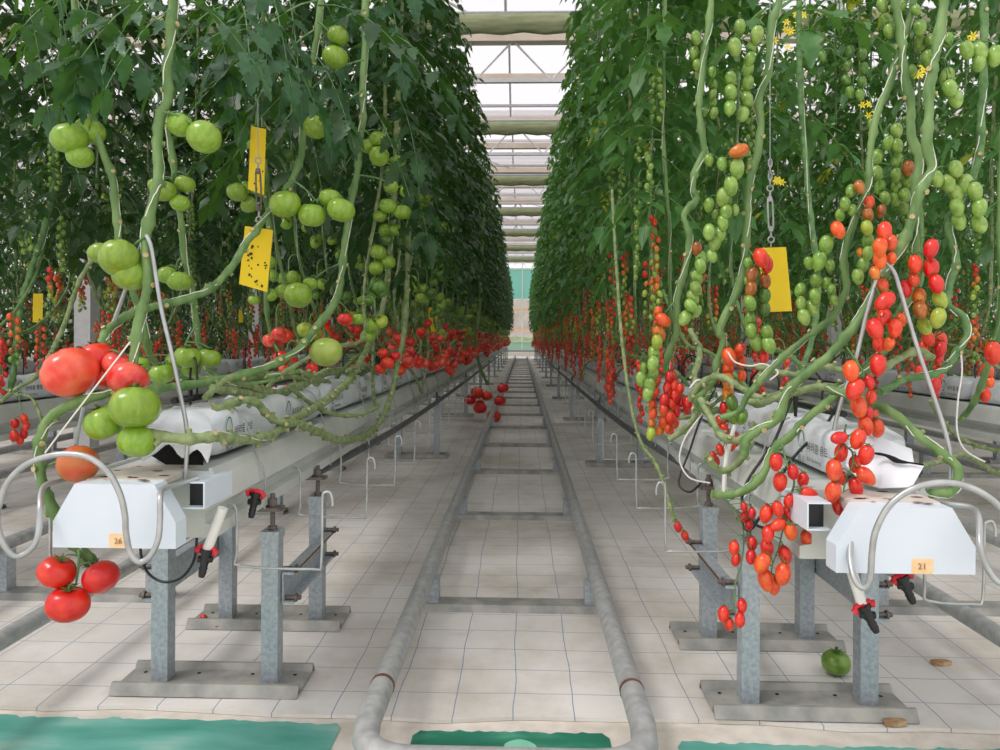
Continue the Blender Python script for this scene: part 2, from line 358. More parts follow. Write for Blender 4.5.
# ------------------------------------------------------------------ gutters
def gutter(X, label, y0, cap=None, group=None, zb=.455):
    t = thing('growing_gutter', label, 'gutter', (X, y0, zb), group)
    h = [(.0, .0), (.128, .0), (.128, .026), (.104, .03), (.104, .05), (.138, .075), (.126, .13), (.118, .147), (.112, .147), (.112, .14), (.0, .14)]
    prof = [(X + u, zb + w) for u, w in h] + [(X - u, zb + w) for u, w in h[::-1][1:-1]]
    b = MB(); b.prism(prof, 'y', y0 + .14, YE); part('channel', b, 'gutter', t)
    return t
def end_cap(t, X, Yc, w, z0, z1, txt, sx):
    """folded white end cap with a cover plate and a number sticker"""
    hw = w / 2; k = .042
    front = [(X - hw, z0), (X + hw, z0), (X + hw, z0 + .05), (X + hw - k, z1), (X - hw + k, z1), (X - hw, z0 + .05)]
    b = MB(); b.prism(front, 'y', Yc, Yc + .045); c = part('end_cap', b, 'cap', t)
    m = MB(); m.box(X - hw + k, X + hw - k, Yc + .04, Yc + .22, z1 - .008, z1 + .002)
    r2 = random.Random(5)
    for i in range(14):
        x = X + r2.uniform(-hw + k, hw - k); y = Yc + r2.choice([.0, .05, .1, .17]) + r2.uniform(0, .04); s = r2.uniform(.002, .007)
        m.add([(x + s * 1.8 * math.cos(q), max(y + s * math.sin(q), Yc + .002), z1 + .0026) for q in (0, 1.2, 2.3, 3.3, 4.2, 5.4)], [(0, 1, 2, 3, 4, 5)], 1)
    part('cover_plate', m, ['cover', 'rust'], t)
    # open side box next to the cap
    m = MB(); xs = X + sx * (hw - .015)
    x0, x1 = sorted((xs, xs + sx * .045))
    ya = Yc + .06; yb = Yc + .2; zt = z1 - .006; zl = z1 - .06
    m.box(x0, x1, ya, yb, zt - .003, zt); m.box(x0, x1, ya, yb, zl, zl + .003); xx = xs + sx * .045
    m.box(min(xx, xx - sx * .003), max(xx, xx - sx * .003), ya, yb, zl + .003, zt - .003); m.box(x0 + .006, x1 - .006, ya + .02, ya + .03, zl + .003, zt - .003, 1)  # black inset plate stands in for the shade inside the box opening
    part('side_box', m, ['cap', 'black'], t)
    sw, sh = .038, .027; cx = X + (.01 if X < 0 else .03)
    s = MB(); s.box(cx - sw / 2, cx + sw / 2, Yc - .0012, Yc, z0 + .001, z0 + .001 + sh); st = part('number_sticker', s, 'sticker', c, 'peach sticker with a handwritten number')
    text(txt, .016, cx - .009, Yc - .002, z0 + .009, st, 'handwritten_number', 'wood')
def text_mesh(s, size):
    cu = bpy.data.curves.new('t', 'FONT'); cu.body = s; cu.size = size; cu.resolution_u = 2; cu.extrude = .0004
    o = bpy.data.objects.new('t', cu); col.objects.link(o)
    dg = bpy.context.evaluated_depsgraph_get(); me = bpy.data.meshes.new_from_object(o.evaluated_get(dg)); 
    v = [tuple(q.co) for q in me.vertices]; f = [tuple(p.vertices) for p in me.polygons]
    bpy.data.objects.remove(o); bpy.data.meshes.remove(me); bpy.data.curves.remove(cu)
    return v, f
def text(s, size, x, y, z, parent, name, m):
    v, f = text_mesh(s, size); b = MB(); b.add([(x + a[0], y - a[2], z + a[1]) for a in v], f); return part(name, b, m, parent)

gl = gutter(XL, 'long white gutter carrying the beefsteak tomato row beside the central aisle', 1.40, zb=.458)
end_cap(gl, XL - .012, 1.40, .240, .474, .597, '26', 1)
gr = gutter(XR, 'long white gutter carrying the cherry tomato row beside the central aisle', 1.37, zb=.440)
end_cap(gr, XR + .011, 1.37, .250, .456, .577, '21', -1)
gutter(XL - PITCH, 'white gutter one aisle out from the beefsteak tomato row', 1.5)
gutter(XR + PITCH, 'white gutter one aisle out from the front cherry tomato row', 1.5)
gutter(XL - 2 * PITCH, 'white gutter two aisles out from the beefsteak tomato row', 1.5)
gutter(XR + 2 * PITCH, 'white gutter two aisles out from the front cherry tomato row', 1.5)
GZ = {XL: .605, XR: .587}

# ------------------------------------------------------------------ grow bags
logoV = []
def logo_mb():
    """leaf-outline mark with BLU below, two lines of printed text to its side (u along bag, w up)"""
    g = MB(); k = MB()
    pts = []
    for i in range(25):
        a = -PI * .5 + 2 * PI * i / 24
        rx = .017 * (1 - .25 * math.sin(a)); pts.append((rx * math.cos(a), .068 + .021 * math.sin(a)))
    for i in range(24):
        if i in (0, 23): continue
        (x0, y0), (x1, y1) = pts[i], pts[i + 1]
        w = .0018
        g.add([(x0 * (1 - .1), y0 - w, 0), (x1 * (1 - .1), y1 - w, 0), (x1 * 1.12, y1 + w, 0), (x0 * 1.12, y0 + w, 0)], [(0, 1, 2, 3)])
    g.add([(-.0012, .036, 0), (.0012, .036, 0), (.0008, .066, 0), (-.0008, .066, 0)], [(0, 1, 2, 3)])
    g.add([(-.011, .036, 0), (.011, .036, 0), (.007, .040, 0), (-.007, .040, 0)], [(0, 1, 2, 3)])
    v, f = text_mesh('BLU', .023); g.add([(a[0] - .019, a[1] + .014, 0) for a in v], f)
    v, f = text_mesh('바라콤 용토', .024); k.add([(a[0] + .034, a[1] + .045, 0) for a in v], f)
    v, f = text_mesh('BLU Gardening', .0125); k.add([(a[0] + .036, a[1] + .022, 0) for a in v], f)
    return g, k
LG, LK = logo_mb()
def bag_mb(seed, L=.93, w=.17, h=.105):
    rr = random.Random(seed); n = 26; prof = []
    m = 16; b = MB(); v = []
    ph = [rr.uniform(0, 6) for _ in range(4)]
    for i in range(n + 1):
        t = i / n; y = t * L
        e = min(t, 1 - t); k = 1 - .22 * max(0, 1 - e / .05) ** 2; k2 = 1 - .45 * max(0, 1 - e / .07) ** 2
        dip = .012 * math.sin(t * 13 + ph[0]) * .5 + .006 * math.sin(t * 31 + ph[1])
        for j in range(m):
            a = 2 * PI * j / m + PI / m
            cx = math.copysign(abs(math.cos(a)) ** .38, math.cos(a)); cz = math.copysign(abs(math.sin(a)) ** .38, math.sin(a))
            x = cx * w / 2 * k * (1 + .02 * math.sin(t * 21 + j + ph[2])); z = h / 2 + cz * h / 2 * k2
            if cz > 0: z += dip * cz + .004 * math.sin(t * 47 + j * 1.3)
            v.append((x, y, max(z, 0.0)))
    b.add(v, [(i * m + j, i * m + (j + 1) % m, (i + 1) * m + (j + 1) % m, (i + 1) * m + j) for i in range(n) for j in range(m)], 0, True)
    b.add(v, [tuple(range(m)), tuple(range(n * m, n * m + m))[::-1]], 0)
    return b
BAGM = [bag_mb(s).mesh('grow_bag', ['bag']) for s in range(4)]
def print_mesh(side, u0):
    out = MB()
    if 1:
        for src, mi in ((LG, 0), (LK, 1)):
            vv = []
            for a in src.v:
                # text reads towards +Y on the +X side, and from far to near on the -X side
                u = a[0]; y = (u0 + .03 + u) if side > 0 else (u0 + .105 - u)
                vv.append((side * .0876, y, a[1]))
            out.add(vv, [q if side > 0 else q for q in src.f], mi)
    return out.mesh('printed_label', ['logo', 'ink'])
PRM = {(s_, u): print_mesh(s_, u) for s_ in (1, -1) for u in (.06, .50)}
def bag(X, y, z, side, label, group, seed):
    o = tag(link('grow_bag', BAGM[seed % 4], None, (X, y, z)), label, 'grow bag', group)
    for u in (.06, .50): p = link('printed_label', PRM[side, u], o); p['label'] = 'teal leaf mark and black lettering'
    return o
def bagrow(X, z, side, name, y0, n):
    for k in range(n):
        if k == 0: lb = 'torn white grow bag at the very front of the %s' % name; g = None
        elif k == 1: lb = 'white grow bag directly behind the torn front one on the %s' % name; g = None
        else: lb = 'one of the white grow bags lined up farther along the %s' % name; g = 'white grow bags along the %s' % name
        if n < 20: lb = 'white printed grow bag on the %s' % name; g = 'white grow bags along the %s' % name
        bag(X, y0 + k * .95, z, side, lb, g, k * 3 + int(abs(X) * 10))
bagrow(XL, GZ[XL], 1, 'beefsteak gutter', 1.62, 33)
bagrow(XR + .045, GZ[XR], -1, 'cherry tomato gutter', 1.57, 33)
bagrow(XL - PITCH, .602, 1, 'gutter beyond the beefsteak row', 1.62, 15)
bagrow(XR + PITCH, .602, -1, 'gutter beyond the front cherry row', 1.62, 15)
bagrow(XL - 2 * PITCH, .602, 1, 'second gutter out from the beefsteak row', 1.62, 14)
bagrow(XR + 2 * PITCH, .602, -1, 'second gutter out from the front cherry row', 1.62, 14)
def flap(X, y, z, name, pts, slit, label):
    b = MB(); n = len(pts); v = [tuple(p) for p in pts] + [tuple(Vector(p) + Vector((0, .003, -.002))) for p in pts]
    c = sum((Vector(p) for p in pts), Vector()) / n; c.z += .008; v += [tuple(c), tuple(c + Vector((0, .003, -.002)))]
    f = [(i, (i + 1) % n, 2 * n) for i in range(n)] + [((i + 1) % n + n, i + n, 2 * n + 1) for i in range(n)] + [(i, i + n, (i + 1) % n + n, (i + 1) % n) for i in range(n)]
    b.add(v, f, 0)
    if slit: b.add(slit, [tuple(range(len(slit)))], 1)
    return b
bags = [o for o in col.objects if o.name.startswith('grow_bag')]
fl = min((o for o in bags if abs(o.location.x - XL) < .01), key=lambda o: o.location.y)
frb = min((o for o in bags if abs(o.location.x - XR - .045) < .01), key=lambda o: o.location.y)
b = MB(); rows_ = [([158, 168, 178, 188, 198, 207], [419, 414, 412, 411, 412, 414], 1.66), ([151, 162, 174, 187, 200, 211], [431, 426, 424, 424, 425, 428], 1.59),
    ([145, 157, 170, 184, 199, 212], [446, 442, 438, 440, 441, 444], 1.55), ([141, 155, 169, 182, 197, 207], [462, 453, 444, 458, 449, 463], 1.535)]
gr_ = [smooth([P(x, y, Y + .012 * ((j * 7 + i * 3) % 3 - 1)) for j, (x, y) in enumerate(zip(xs, ys))], 3) for i, (xs, ys, Y) in enumerate(rows_)]
cols_ = [smooth([g[j] for g in gr_], 3) for j in range(len(gr_[0]))]; nr_ = len(cols_[0]); v = [q for c in cols_ for q in c]; v += [q + Vector((0, .004, -.001)) for q in v]; nv_ = len(v) // 2
f = [(j * nr_ + i, j * nr_ + i + 1, (j + 1) * nr_ + i + 1, (j + 1) * nr_ + i) for j in range(len(cols_) - 1) for i in range(nr_ - 1)]
b.add(v, f + [tuple(q + nv_ for q in ff[::-1]) for ff in f], 0, True)
part('torn_flap', b, 'bag', fl, 'torn plastic hanging over the open end')
b = MB(); b.add([P(150, 455, 1.605), P(168, 442, 1.612), P(172, 440, 1.612), P(205, 450, 1.612), P(203, 466, 1.61), P(168, 466, 1.61)], [(0, 1, 2, 3, 4, 5)])
part('substrate', b, 'dark', fl, 'black growing medium showing through the tear')
b = flap(0, 0, 0, '', [P(850, 436, 1.56), P(866, 434, 1.555), P(885, 439, 1.56), P(912, 449, 1.56), P(914, 463, 1.53), P(924, 466, 1.50), P(912, 487, 1.47), P(880, 488, 1.49), P(862, 482, 1.52), P(846, 465, 1.555)], None, '')
part('torn_flap', b, 'bag', frb, 'torn plastic sheet spread out past the gutter edge')
b = MB(); b.tube(smooth([P(872, 453, 1.518), P(885, 455, 1.515), P(898, 461, 1.505), P(912, 463, 1.50), P(924, 465, 1.49)]), .003, 5, rs=[.001, .002, .003, .003, .003, .004, .005, .006, .005, .004, .003, .002, .002, .002, .002, .002, .001]); part('tear', b, 'dark', frb, 'dark slit in the torn plastic')

# ------------------------------------------------------------------ fruit meshes (unit size)
def sph(nu, nv, fn):
    v = [fn(0, 0)]
    for i in range(1, nv):
        for j in range(nu): v.append(fn(PI * i / nv, 2 * PI * j / nu))
    v.append(fn(PI, 0)); f = []
    for j in range(nu): f.append((0, 1 + j, 1 + (j + 1) % nu))
    for i in range(nv - 2):
        for j in range(nu):
            a = 1 + i * nu; f.append((a + j, a + nu + j, a + nu + (j + 1) % nu, a + (j + 1) % nu))
    e = len(v) - 1
    for j in range(nu): f.append((e, 1 + (nv - 2) * nu + (j + 1) % nu, 1 + (nv - 2) * nu + j))
    return v, f
def cherry(nu=14, nv=10, calyx=True):
    def fn(t, p):
        s = math.sin(t); z = 1.36 * math.cos(t); r = s * (.95 + .06 * math.cos(t))
        if t > 2.6: z -= .05 * (t - 2.6)
        return (r * math.cos(p), r * math.sin(p), z)
    b = MB(); v, f = sph(nu, nv, fn); b.add(v, f, 0, True)
    if calyx:
        for k in range(5):
            a = 2 * PI * k / 5; c, s_ = math.cos(a), math.sin(a); px, py = -s_ * .13, c * .13
            b.add([(px, py, 1.35), (-px, -py, 1.35), (.42 * c + px * .9, .42 * s_ + py * .9, 1.33), (.42 * c - px * .9, .42 * s_ - py * .9, 1.33), (.75 * c, .75 * s_, 1.46)], [(0, 1, 3, 2), (2, 3, 4)], 1)
        b.tube([(0, 0, 1.25), (.03, 0, 1.5)], .08, 5, 1)
    return b
def beef(seed, nu=28, nv=16, lobes=7, calyx=True, flatn=.82):
    rr = random.Random(seed); ph = [rr.uniform(0, 6) for _ in range(3)]
    def fn(t, p):
        s = math.sin(t); rib = 1 - .055 * (1 - abs(math.sin(lobes * .5 * p + ph[0]))) ** 3 * (1.2 if t < 1.1 else (.5 if t < 2 else .25))
        wob = 1 + .05 * math.sin(2 * p + ph[1])
        r = (s ** .86) * rib * wob if s > 0 else 0
        z = flatn * math.cos(t) * (1 - .0 * s)
        if t < .7: z -= .16 * (1 - t / .7) ** 1.6
        if t > 2.75: z += .05 * (t - 2.75) / .4
        return (r * math.cos(p), r * math.sin(p), z)
    b = MB(); v, f = sph(nu, nv, fn); b.add(v, f, 0, True)
    if calyx:
        z0 = flatn - .13
        for k in range(6):
            a = 2 * PI * k / 6 + .2; c, s_ = math.cos(a), math.sin(a); px, py = -s_ * .07, c * .07
            b.add([(px, py, z0), (-px, -py, z0), (.26 * c + px, .26 * s_ + py, z0 + .14), (.26 * c - px, .26 * s_ - py, z0 + .14), (.56 * c, .56 * s_, z0 + .2 + .05 * rr.random())], [(0, 1, 3, 2), (2, 3, 4)], 1)
        b.tube([(0, 0, z0 - .03), (.03, 0, z0 + .3)], .06, 6, 1)
    return b
CH = {}; BF = {}
cb = cherry(); bb = [beef(s, lobes=l) for s, l in ((1, 7), (2, 9), (3, 6))]
for k, mn in CM.items():
    CH[k] = cb.mesh('cherry_tomato', [mn, 'sepal']); BF[k] = [q.mesh('beefsteak_tomato', [mn, 'sepal']) for q in bb]
cl = cherry(7, 5, False); bl = beef(1, 12, 7, 7, False)

# ------------------------------------------------------------------ leaves
def leaflet(b, o, d, nrm, L, W, seg=5, m=0, droop=.25, rr=R, serr=.2):
    d = d.normalized(); s = d.cross(nrm)
    if s.length < 1e-4: s = d.orthogonal()
    s.normalize(); nrm = s.cross(d).normalized()
    v = []; fold = rr.uniform(.05, .35); ph = rr.uniform(0, 6)
    for i in range(seg + 1):
        t = i / seg; w = W * .5 * (math.sin(PI * min(1, t * .93 + .05)) ** .8) * (1 - .45 * t)
        if i == seg: w = 0
        c = o + d * (L * t) - Vector((0, 0, droop * L * t * t))
        if i == 0 or i == seg: v.append(c); continue
        w *= 1 + (serr if i % 2 else -serr)
        wv = .06 * W * math.sin(ph + 3 * t * PI)
        v += [c, c + s * w + nrm * (fold * w + wv), c - s * w + nrm * (fold * w - wv)]
    f = []
    # indices: 0 tip base ; then triples ; last tip
    def idx(i, k): return 0 if i == 0 else (len(v) - 1 if i == seg else 1 + (i - 1) * 3 + k)
    for i in range(seg):
        for k in (1, 2):
            a, c_, e, g = idx(i, 0), idx(i + 1, 0), idx(i + 1, k), idx(i, k)
            q = []
            for x in ((a, c_, e, g) if k == 1 else (a, g, e, c_)):
                if x not in q: q.append(x)
            if len(q) > 2: f.append(tuple(q))
    b.add(v, f, m, True)
def compound(b, o, d, L, droop=.6, pairs=3, lw=.5, seg=5, m=0, ms=1, rr=R, petiole=True):
    """a pinnate tomato leaf: arched rachis, paired leaflets and a bigger end leaflet"""
    d = d.normalized(); pts = []
    for i in range(7):
        t = i / 6; pts.append(o + d * L * t - Vector((0, 0, droop * L * t * t)))
    if petiole: b.tube(pts, .004, 3, ms, caps=False, rs=[L * .011 * (1 - .6 * i / 6) for i in range(7)])
    side = d.cross(Vector((0, 0, 1)))
    side = side.normalized() if side.length > .05 else Vector((1, 0, 0))
    up = side.cross(d).normalized()
    for k in range(pairs):
        t = .32 + .5 * k / max(1, pairs - 1) if pairs > 1 else .5
        i = t * 6; i0 = int(i); c = pts[i0].lerp(pts[min(6, i0 + 1)], i - i0)
        tg = (pts[min(6, i0 + 1)] - pts[i0]).normalized()
        for sg in (-1, 1):
            dd = (side * sg + tg * rr.uniform(.3, .8) + Vector((0, 0, rr.uniform(-.5, .05)))).normalized()
            l = L * rr.uniform(.28, .42) * (1 - .15 * abs(k - pairs / 2))
            leaflet(b, c, dd, up + Vector((rr.uniform(-.4, .4), rr.uniform(-.4, .4), 0)), l, l * lw * rr.uniform(.8, 1.2), seg, m, rr.uniform(.1, .5), rr)
    tg = (pts[6] - pts[5]).normalized()
    leaflet(b, pts[5], tg, up, L * .45, L * .26, seg, m, .2, rr)
def foliage_mb(seed, z0=.74, z1=2.65, n=58, seg=5, pairs=3, spread=1.0, petiole=True, yel=0):
    rr = random.Random(seed); b = MB()
    for k in range(n):
        t = k / (n - 1); z = z0 + (z1 - z0) * t + rr.uniform(-.05, .05)
        a = k * 2.4 + rr.uniform(-.5, .5)
        L = rr.uniform(.18, .27) * spread * (1 if t < .85 else .75)
        el = rr.uniform(-.15, .55) if t > .1 else rr.uniform(-.6, .1)
        d = Vector((math.cos(a), math.sin(a), el))
        compound(b, Vector((0, 0, z)), d, L, rr.uniform(.45, 1.0), pairs, .66, seg, 2 if rr.random() < yel else 0, 1, rr, petiole)
    return b
FOL = {'A': [foliage_mb(100 + i).mesh('foliage', ['leafA', 'stemD', 'leafY']) for i in range(5)],
       'C': [foliage_mb(500 + i, z0=.15, n=54, yel=.02).mesh('foliage', ['leafA', 'stemD', 'leafY']) for i in range(4)],
       'D': [foliage_mb(600 + i, z0=.15, n=54, yel=.04).mesh('foliage', ['leafB', 'stem', 'leafY']) for i in range(4)],
       'B': [foliage_mb(200 + i, yel=.03).mesh('foliage', ['leafB', 'stem', 'leafY']) for i in range(5)]}

# ------------------------------------------------------------------ generic stems
def stem_mb(b, pts, r, nodes=.11, m=0, mc=1, n=8, rr=R, taper=1.0, sl=.8):
    """a vine stem: swelling nodes with pale cut leaf stubs"""
    pts = smooth(pts, 5); rs = []; acc = 0; nxt = nodes * rr.uniform(.4, 1); stubs = []
    for i, p in enumerate(pts):
        if i: acc += (p - pts[i - 1]).length
        k = r * (1 + .10 * math.sin(acc * 55) + rr.uniform(-.06, .06)) * (1 - (1 - taper) * i / len(pts))
        if acc > nxt: k *= 1.28; stubs.append(i); nxt = acc + nodes * rr.uniform(.6, 1.3)
        rs.append(k)
    pts = [q + Vector((rr.uniform(-1, 1), rr.uniform(-1, 1), rr.uniform(-1, 1))) * r * .12 for q in pts]
    b.tube(pts, r, n, m, rs=rs)
    for i in stubs:
        t = (pts[min(i + 1, len(pts) - 1)] - pts[max(i - 1, 0)]).normalized()
        d = t.orthogonal().normalized(); d.rotate(Matrix.Rotation(rr.uniform(0, 6.28), 3, t)) 
        d = (d + t * rr.uniform(0, .5)).normalized(); q = pts[i] + d * r * .7
        b.tube([q, q + d * r * sl], r * .6, 7, m); b.tube([q + d * r * sl, q + d * r * (sl + .12)], r * .58, 7, mc)
    return pts
def gen_stem(seed, s, fwd):
    rr = random.Random(seed); b = MB(); w = rr.uniform(.05, .12) * s
    L = rr.uniform(.35, .75); zz = rr.uniform(.12, .22)
    pts = [(0, 0, 0), (w * .3, fwd * .03, .06), (w, fwd * .12, .13), (w * 1.3, fwd * L * .5, zz - .03), (w * 1.6, fwd * L, zz),
           (s * .13, fwd * (L + .22), zz + .17), (s * .16 + rr.uniform(-.03, .03), fwd * (L + .32), .60), (s * .18 + rr.uniform(-.02, .02), fwd * (L + .34), 1.0), (s * .18, fwd * (L + .36), 1.5), (s * .19, fwd * (L + .36), 2.1), (s * .19, fwd * (L + .36), 2.7)]
    p = stem_mb(b, pts, .0078, .12, rr=rr, n=6, taper=.7)
    # the white twine the vine is wound on
    tw = []
    for i, q in enumerate(p[len(p) // 2:]):
        tw.append(q + Vector((math.cos(i * 1.1) * .008, math.sin(i * 1.1) * .008, 0)))
    b.tube(tw, .0011, 3, 2, caps=False)
    return b, [Vector(q) for q in pts]

# ------------------------------------------------------------------ generic trusses
def beef_truss_layout(seed):
    rr = random.Random(seed); n = rr.choice([3, 4, 4, 5]); out = []; L = rr.uniform(.06, .10)
    for i in range(n):
        a = rr.uniform(0, 6.28) if n < 2 else 2 * PI * i / n + rr.uniform(-.3, .3)
        r = rr.uniform(.024, .036)
        out.append((Vector((.05 + .028 * math.cos(a), .028 * math.sin(a), -L - rr.uniform(-.02, .05) - .012 * i)), r, Euler((rr.uniform(-1, 1), rr.uniform(-1, 1), 0))))
    return [Vector((0, 0, 0)), Vector((.03, 0, .005)), Vector((.05, 0, -.02)), Vector((.05, 0, -L))], out
def cherry_truss_layout(seed):
    rr = random.Random(seed); n = rr.choice([10, 12, 14, 16]); L = rr.uniform(.16, .27); out = []
    for i in range(n):
        t = (i + 1) / n; sd = 1 if i % 2 else -1
        out.append((Vector((.05 + rr.uniform(-.008, .012), sd * rr.uniform(.010, .018), -.02 - L * t)), rr.uniform(.0095, .0125) * (1 - .15 * t), Euler((sd * rr.uniform(.1, .5), rr.uniform(-.3, .3), 0))))
    return [Vector((0, 0, 0)), Vector((.03, 0, .012)), Vector((.05, 0, -.02)), Vector((.052, 0, -.02 - L * .5)), Vector((.05, 0, -.02 - L))], out
def truss_pair(kind, seed, cols):
    """returns (rachis mesh, [(loc, r, rot, colour)], merged far mesh)"""
    path, fr = (beef_truss_layout if kind == 'beef' else cherry_truss_layout)(seed)
    rr = random.Random(seed + 5); b = MB(); sp = smooth(path, 4); b.tube(sp, .0028 if kind == 'beef' else .0018, 5, 0, rs=[(.003 if kind == 'beef' else .0019)] * len(sp))
    fl_ = []; n = len(fr)
    for i, (p, r, e) in enumerate(fr):
        c = cols[min(len(cols) - 1, int(len(cols) * i / n))]
        top = p + e.to_matrix() @ Vector((0, 0, r * (1.25 if kind == 'cherry' else .7)))
        q = min(sp, key=lambda a: (a - top).length + (0 if a.z > top.z else .02)); b.tube([q, q.lerp(top, .5) + Vector((0, 0, .004)), top], .0012, 4, 0)
        fl_.append((p, r, e, c))
    rach = b.mesh('fruit_truss', ['stem'])
    far = MB(); far.merge(b); mats = ['stem']; used = {}
    for p, r, e, c in fl_:
        if c not in used: used[c] = len(mats); mats.append(CM[c])
        T = Matrix.Translation(p) @ e.to_matrix().to_4x4() @ Matrix.Scale(r, 4)
        far.merge(cl if kind == 'cherry' else bl, T, used[c])
    return rach, fl_, far.mesh('fruit_truss', mats), far, mats
TR = {}
for kind, sets in (('beef', {'red': ['rr', 'rp', 'pr'], 'mix': ['qG', 'ap', 'wG', 'yG'], 'green': ['G', 'Gd', 'd']}),
                   ('cherry', {'red': ['r', 'rq', 'rr', 'qr'], 'mix': ['rqoyg', 'rqg', 'qobg', 'roygl'], 'green': ['g', 'gl', 'l', 'dg']})):
    for st, cs in sets.items():
        TR[kind, st] = [truss_pair(kind, hash_ + 10 * i, c) for i, c in enumerate(cs) for hash_ in (31 if kind == 'beef' else 77,)] + [truss_pair(kind, 400 + 7 * i, c) for i, c in enumerate(cs)]
TNAME = {'beef': 'beefsteak_tomato', 'cherry': 'cherry_tomato'}
def put_truss(parent, kind, st, loc, rz, near, rr):
    rach, fr, far, _, _ = rr.choice(TR[kind, st])
    o = bpy.data.objects.new('fruit_truss', rach if near else far); col.objects.link(o); o.parent = parent; o.location = loc
    o.rotation_euler = (0, 0, rz)
    if near:
        for p, r, e, c in fr:
            q = bpy.data.objects.new(TNAME[kind], (CH[c] if kind == 'cherry' else rr.choice(BF[c]))); col.objects.link(q)
            q.parent = o; q.location = p; q.scale = (r, r, r); q.rotation_euler = e
    return o
STEMS = {}
for s in (-1, 1):
    for fwd in (-1, 1):
        for i in range(3):
            b, pts = gen_stem(900 + i * 7 + s + 3 * fwd, s, fwd)
            STEMS.setdefault((s, fwd), []).append((b, b.mesh('stem', ['stem', 'cut', 'twine']), b.mesh('stem', ['stemO', 'cut', 'twine']), pts))
def interp(pts, z):
    best = None
    for a, c in zip(pts[4:], pts[5:]):
        if a.z <= z <= c.z: return a.lerp(c, (z - a.z) / max(1e-6, c.z - a.z))
    return min(pts, key=lambda p: abs(p.z - z))
def truss_plan(kind, rr):
    """(height above slab, state)"""
    if kind == 'beef':
        return [(.10, 'red'), (.17 + rr.uniform(-.05, .05), 'red'), (.32 + rr.uniform(-.04, .04), rr.choice(['red', 'mix', 'mix'])), (.55 + rr.uniform(-.06, .06), 'green'), (.78 + rr.uniform(-.06, .06), 'green'), (1.05 + rr.uniform(-.06, .06), 'green')]
    return [(.12, 'red'), (.30 + rr.uniform(-.05, .05), 'red'), (.50 + rr.uniform(-.05, .05), 'mix'), (.72 + rr.uniform(-.06, .06), rr.choice(['mix', 'green'])), (.95 + rr.uniform(-.06, .06), 'green'), (1.2 + rr.uniform(-.06, .06), 'green')]
def back_plan(rr):
    return [(.12, 'red'), (.30 + rr.uniform(-.05, .05), rr.choice(['red', 'mix'])), (.55 + rr.uniform(-.05, .05), 'mix'), (.75 + rr.uniform(-.06, .06), 'green'), (1.05, 'green')]
def plant(X, y, z, s, fwd, kind, fol, label, group, near, rr, scale=1.0):
    t = thing('%s_plant' % TNAME[kind], label, 'tomato plant', (X, y, z), group)
    _, m1, m2, pts = rr.choice(STEMS[s, fwd])
    o = link('stem', m1 if rr.random() < .7 else m2, t)
    top = pts[-1]
    fo = link('foliage', rr.choice(FOL[fol]), t, (top.x, top.y, rr.uniform(-.08, .1))); fo.rotation_euler = (0, 0, rr.uniform(0, 6.28)); fo.scale = (rr.uniform(.85, 1.1),) * 2 + (1,)
    for zz, st in (truss_plan(kind, rr) if abs(X) < 1 else back_plan(rr)):
        if kind == 'beef' and y < 3.4 and zz < .25: continue
        if zz < .14:
            p = pts[3].lerp(pts[4], rr.random()); ang = (0 if s > 0 else PI) + rr.uniform(-.3, .3); p = p + Vector((s * .05, 0, 0))
        else: p = interp(pts, zz); ang = (0 if s > 0 else PI) + rr.uniform(-1.3, 1.3)
        put_truss(t, kind, st, p, ang, near, rr)
    return t
stuff_far = {'beef': [], 'cherry': []}
def row(X, z, kind, fol, ya, yb, dy, yind, ynear, names, seed, fwdp=.5, stagger=.5):
    rr = random.Random(seed); y = ya; i = 0; cnt = 0
    while y < yb:
        for s in (-1, 1):
            yy = y + (dy * stagger if s > 0 else 0) + rr.uniform(-.05, .05); fwd = -1 if rr.random() < fwdp else 1
            # keep the vine's rising part near yy: shift the root
            yr = yy - fwd * .85
            if yr < 1.7: fwd = -1; yr = yy + .85
            if yy < yind:
                nm = names(yy, s); plant(X, yr, z, s, fwd, kind, fol, nm, nm, yy < ynear, rr); cnt += 1
            else: stuff_far[kind].append((X, yr, z, s, fwd, fol, rr.random()))
        y += dy
    return cnt
aisle = lambda s, X: (s > 0) == (X < 0)
def nameL(y, s):
    where = 'facing the central aisle' if s > 0 else "on its gutter's far side"
    if y < 4.4: d = 'near the front'
    elif y < 8.5: d = 'a few metres down'
    else: d = 'well down the row'
    return 'leafy beefsteak vine with big fruit, %s, %s' % (d, where)
def nameR(y, s):
    where = 'facing the central aisle' if s < 0 else "on its gutter's far side"
    d = 'near the front' if y < 4.4 else ('a few metres down' if y < 8.5 else 'well down the row')
    return 'cherry vine with strings of fruit, %s, %s' % (d, where)
c1 = row(XL, .69, 'beef', 'A', 2.75, 33, .44, 17, 6.5, nameL, 21, .75)
c2 = row(XR, .67, 'cherry', 'B', 2.55, 33, .44, 15, 4.6, nameR, 22, .3)
c3 = row(XL - PITCH, .69, 'cherry', 'A', 2.75, 33, .46, 9.5, 4.6, lambda y, s: 'cherry vine one aisle behind the beefsteak row, on its gutter\'s %s side' % ('near' if s > 0 else 'far'), 23, .5)
c4 = row(XR + PITCH, .69, 'cherry', 'B', 2.75, 33, .46, 9.5, 4.2, lambda y, s: 'cherry vine one aisle behind the front cherry row, on its gutter\'s %s side' % ('near' if s < 0 else 'far'), 24, .5)
c5 = row(XL - 2 * PITCH, .69, 'cherry', 'C', 3.2, 30, .5, 8, 0, lambda y, s: 'cherry tomato vine two aisles out behind the beefsteak row', 25)
c6 = row(XR + 2 * PITCH, .69, 'cherry', 'D', 3.2, 30, .5, 8, 0, lambda y, s: 'cherry tomato vine two aisles out behind the front cherry row', 26)
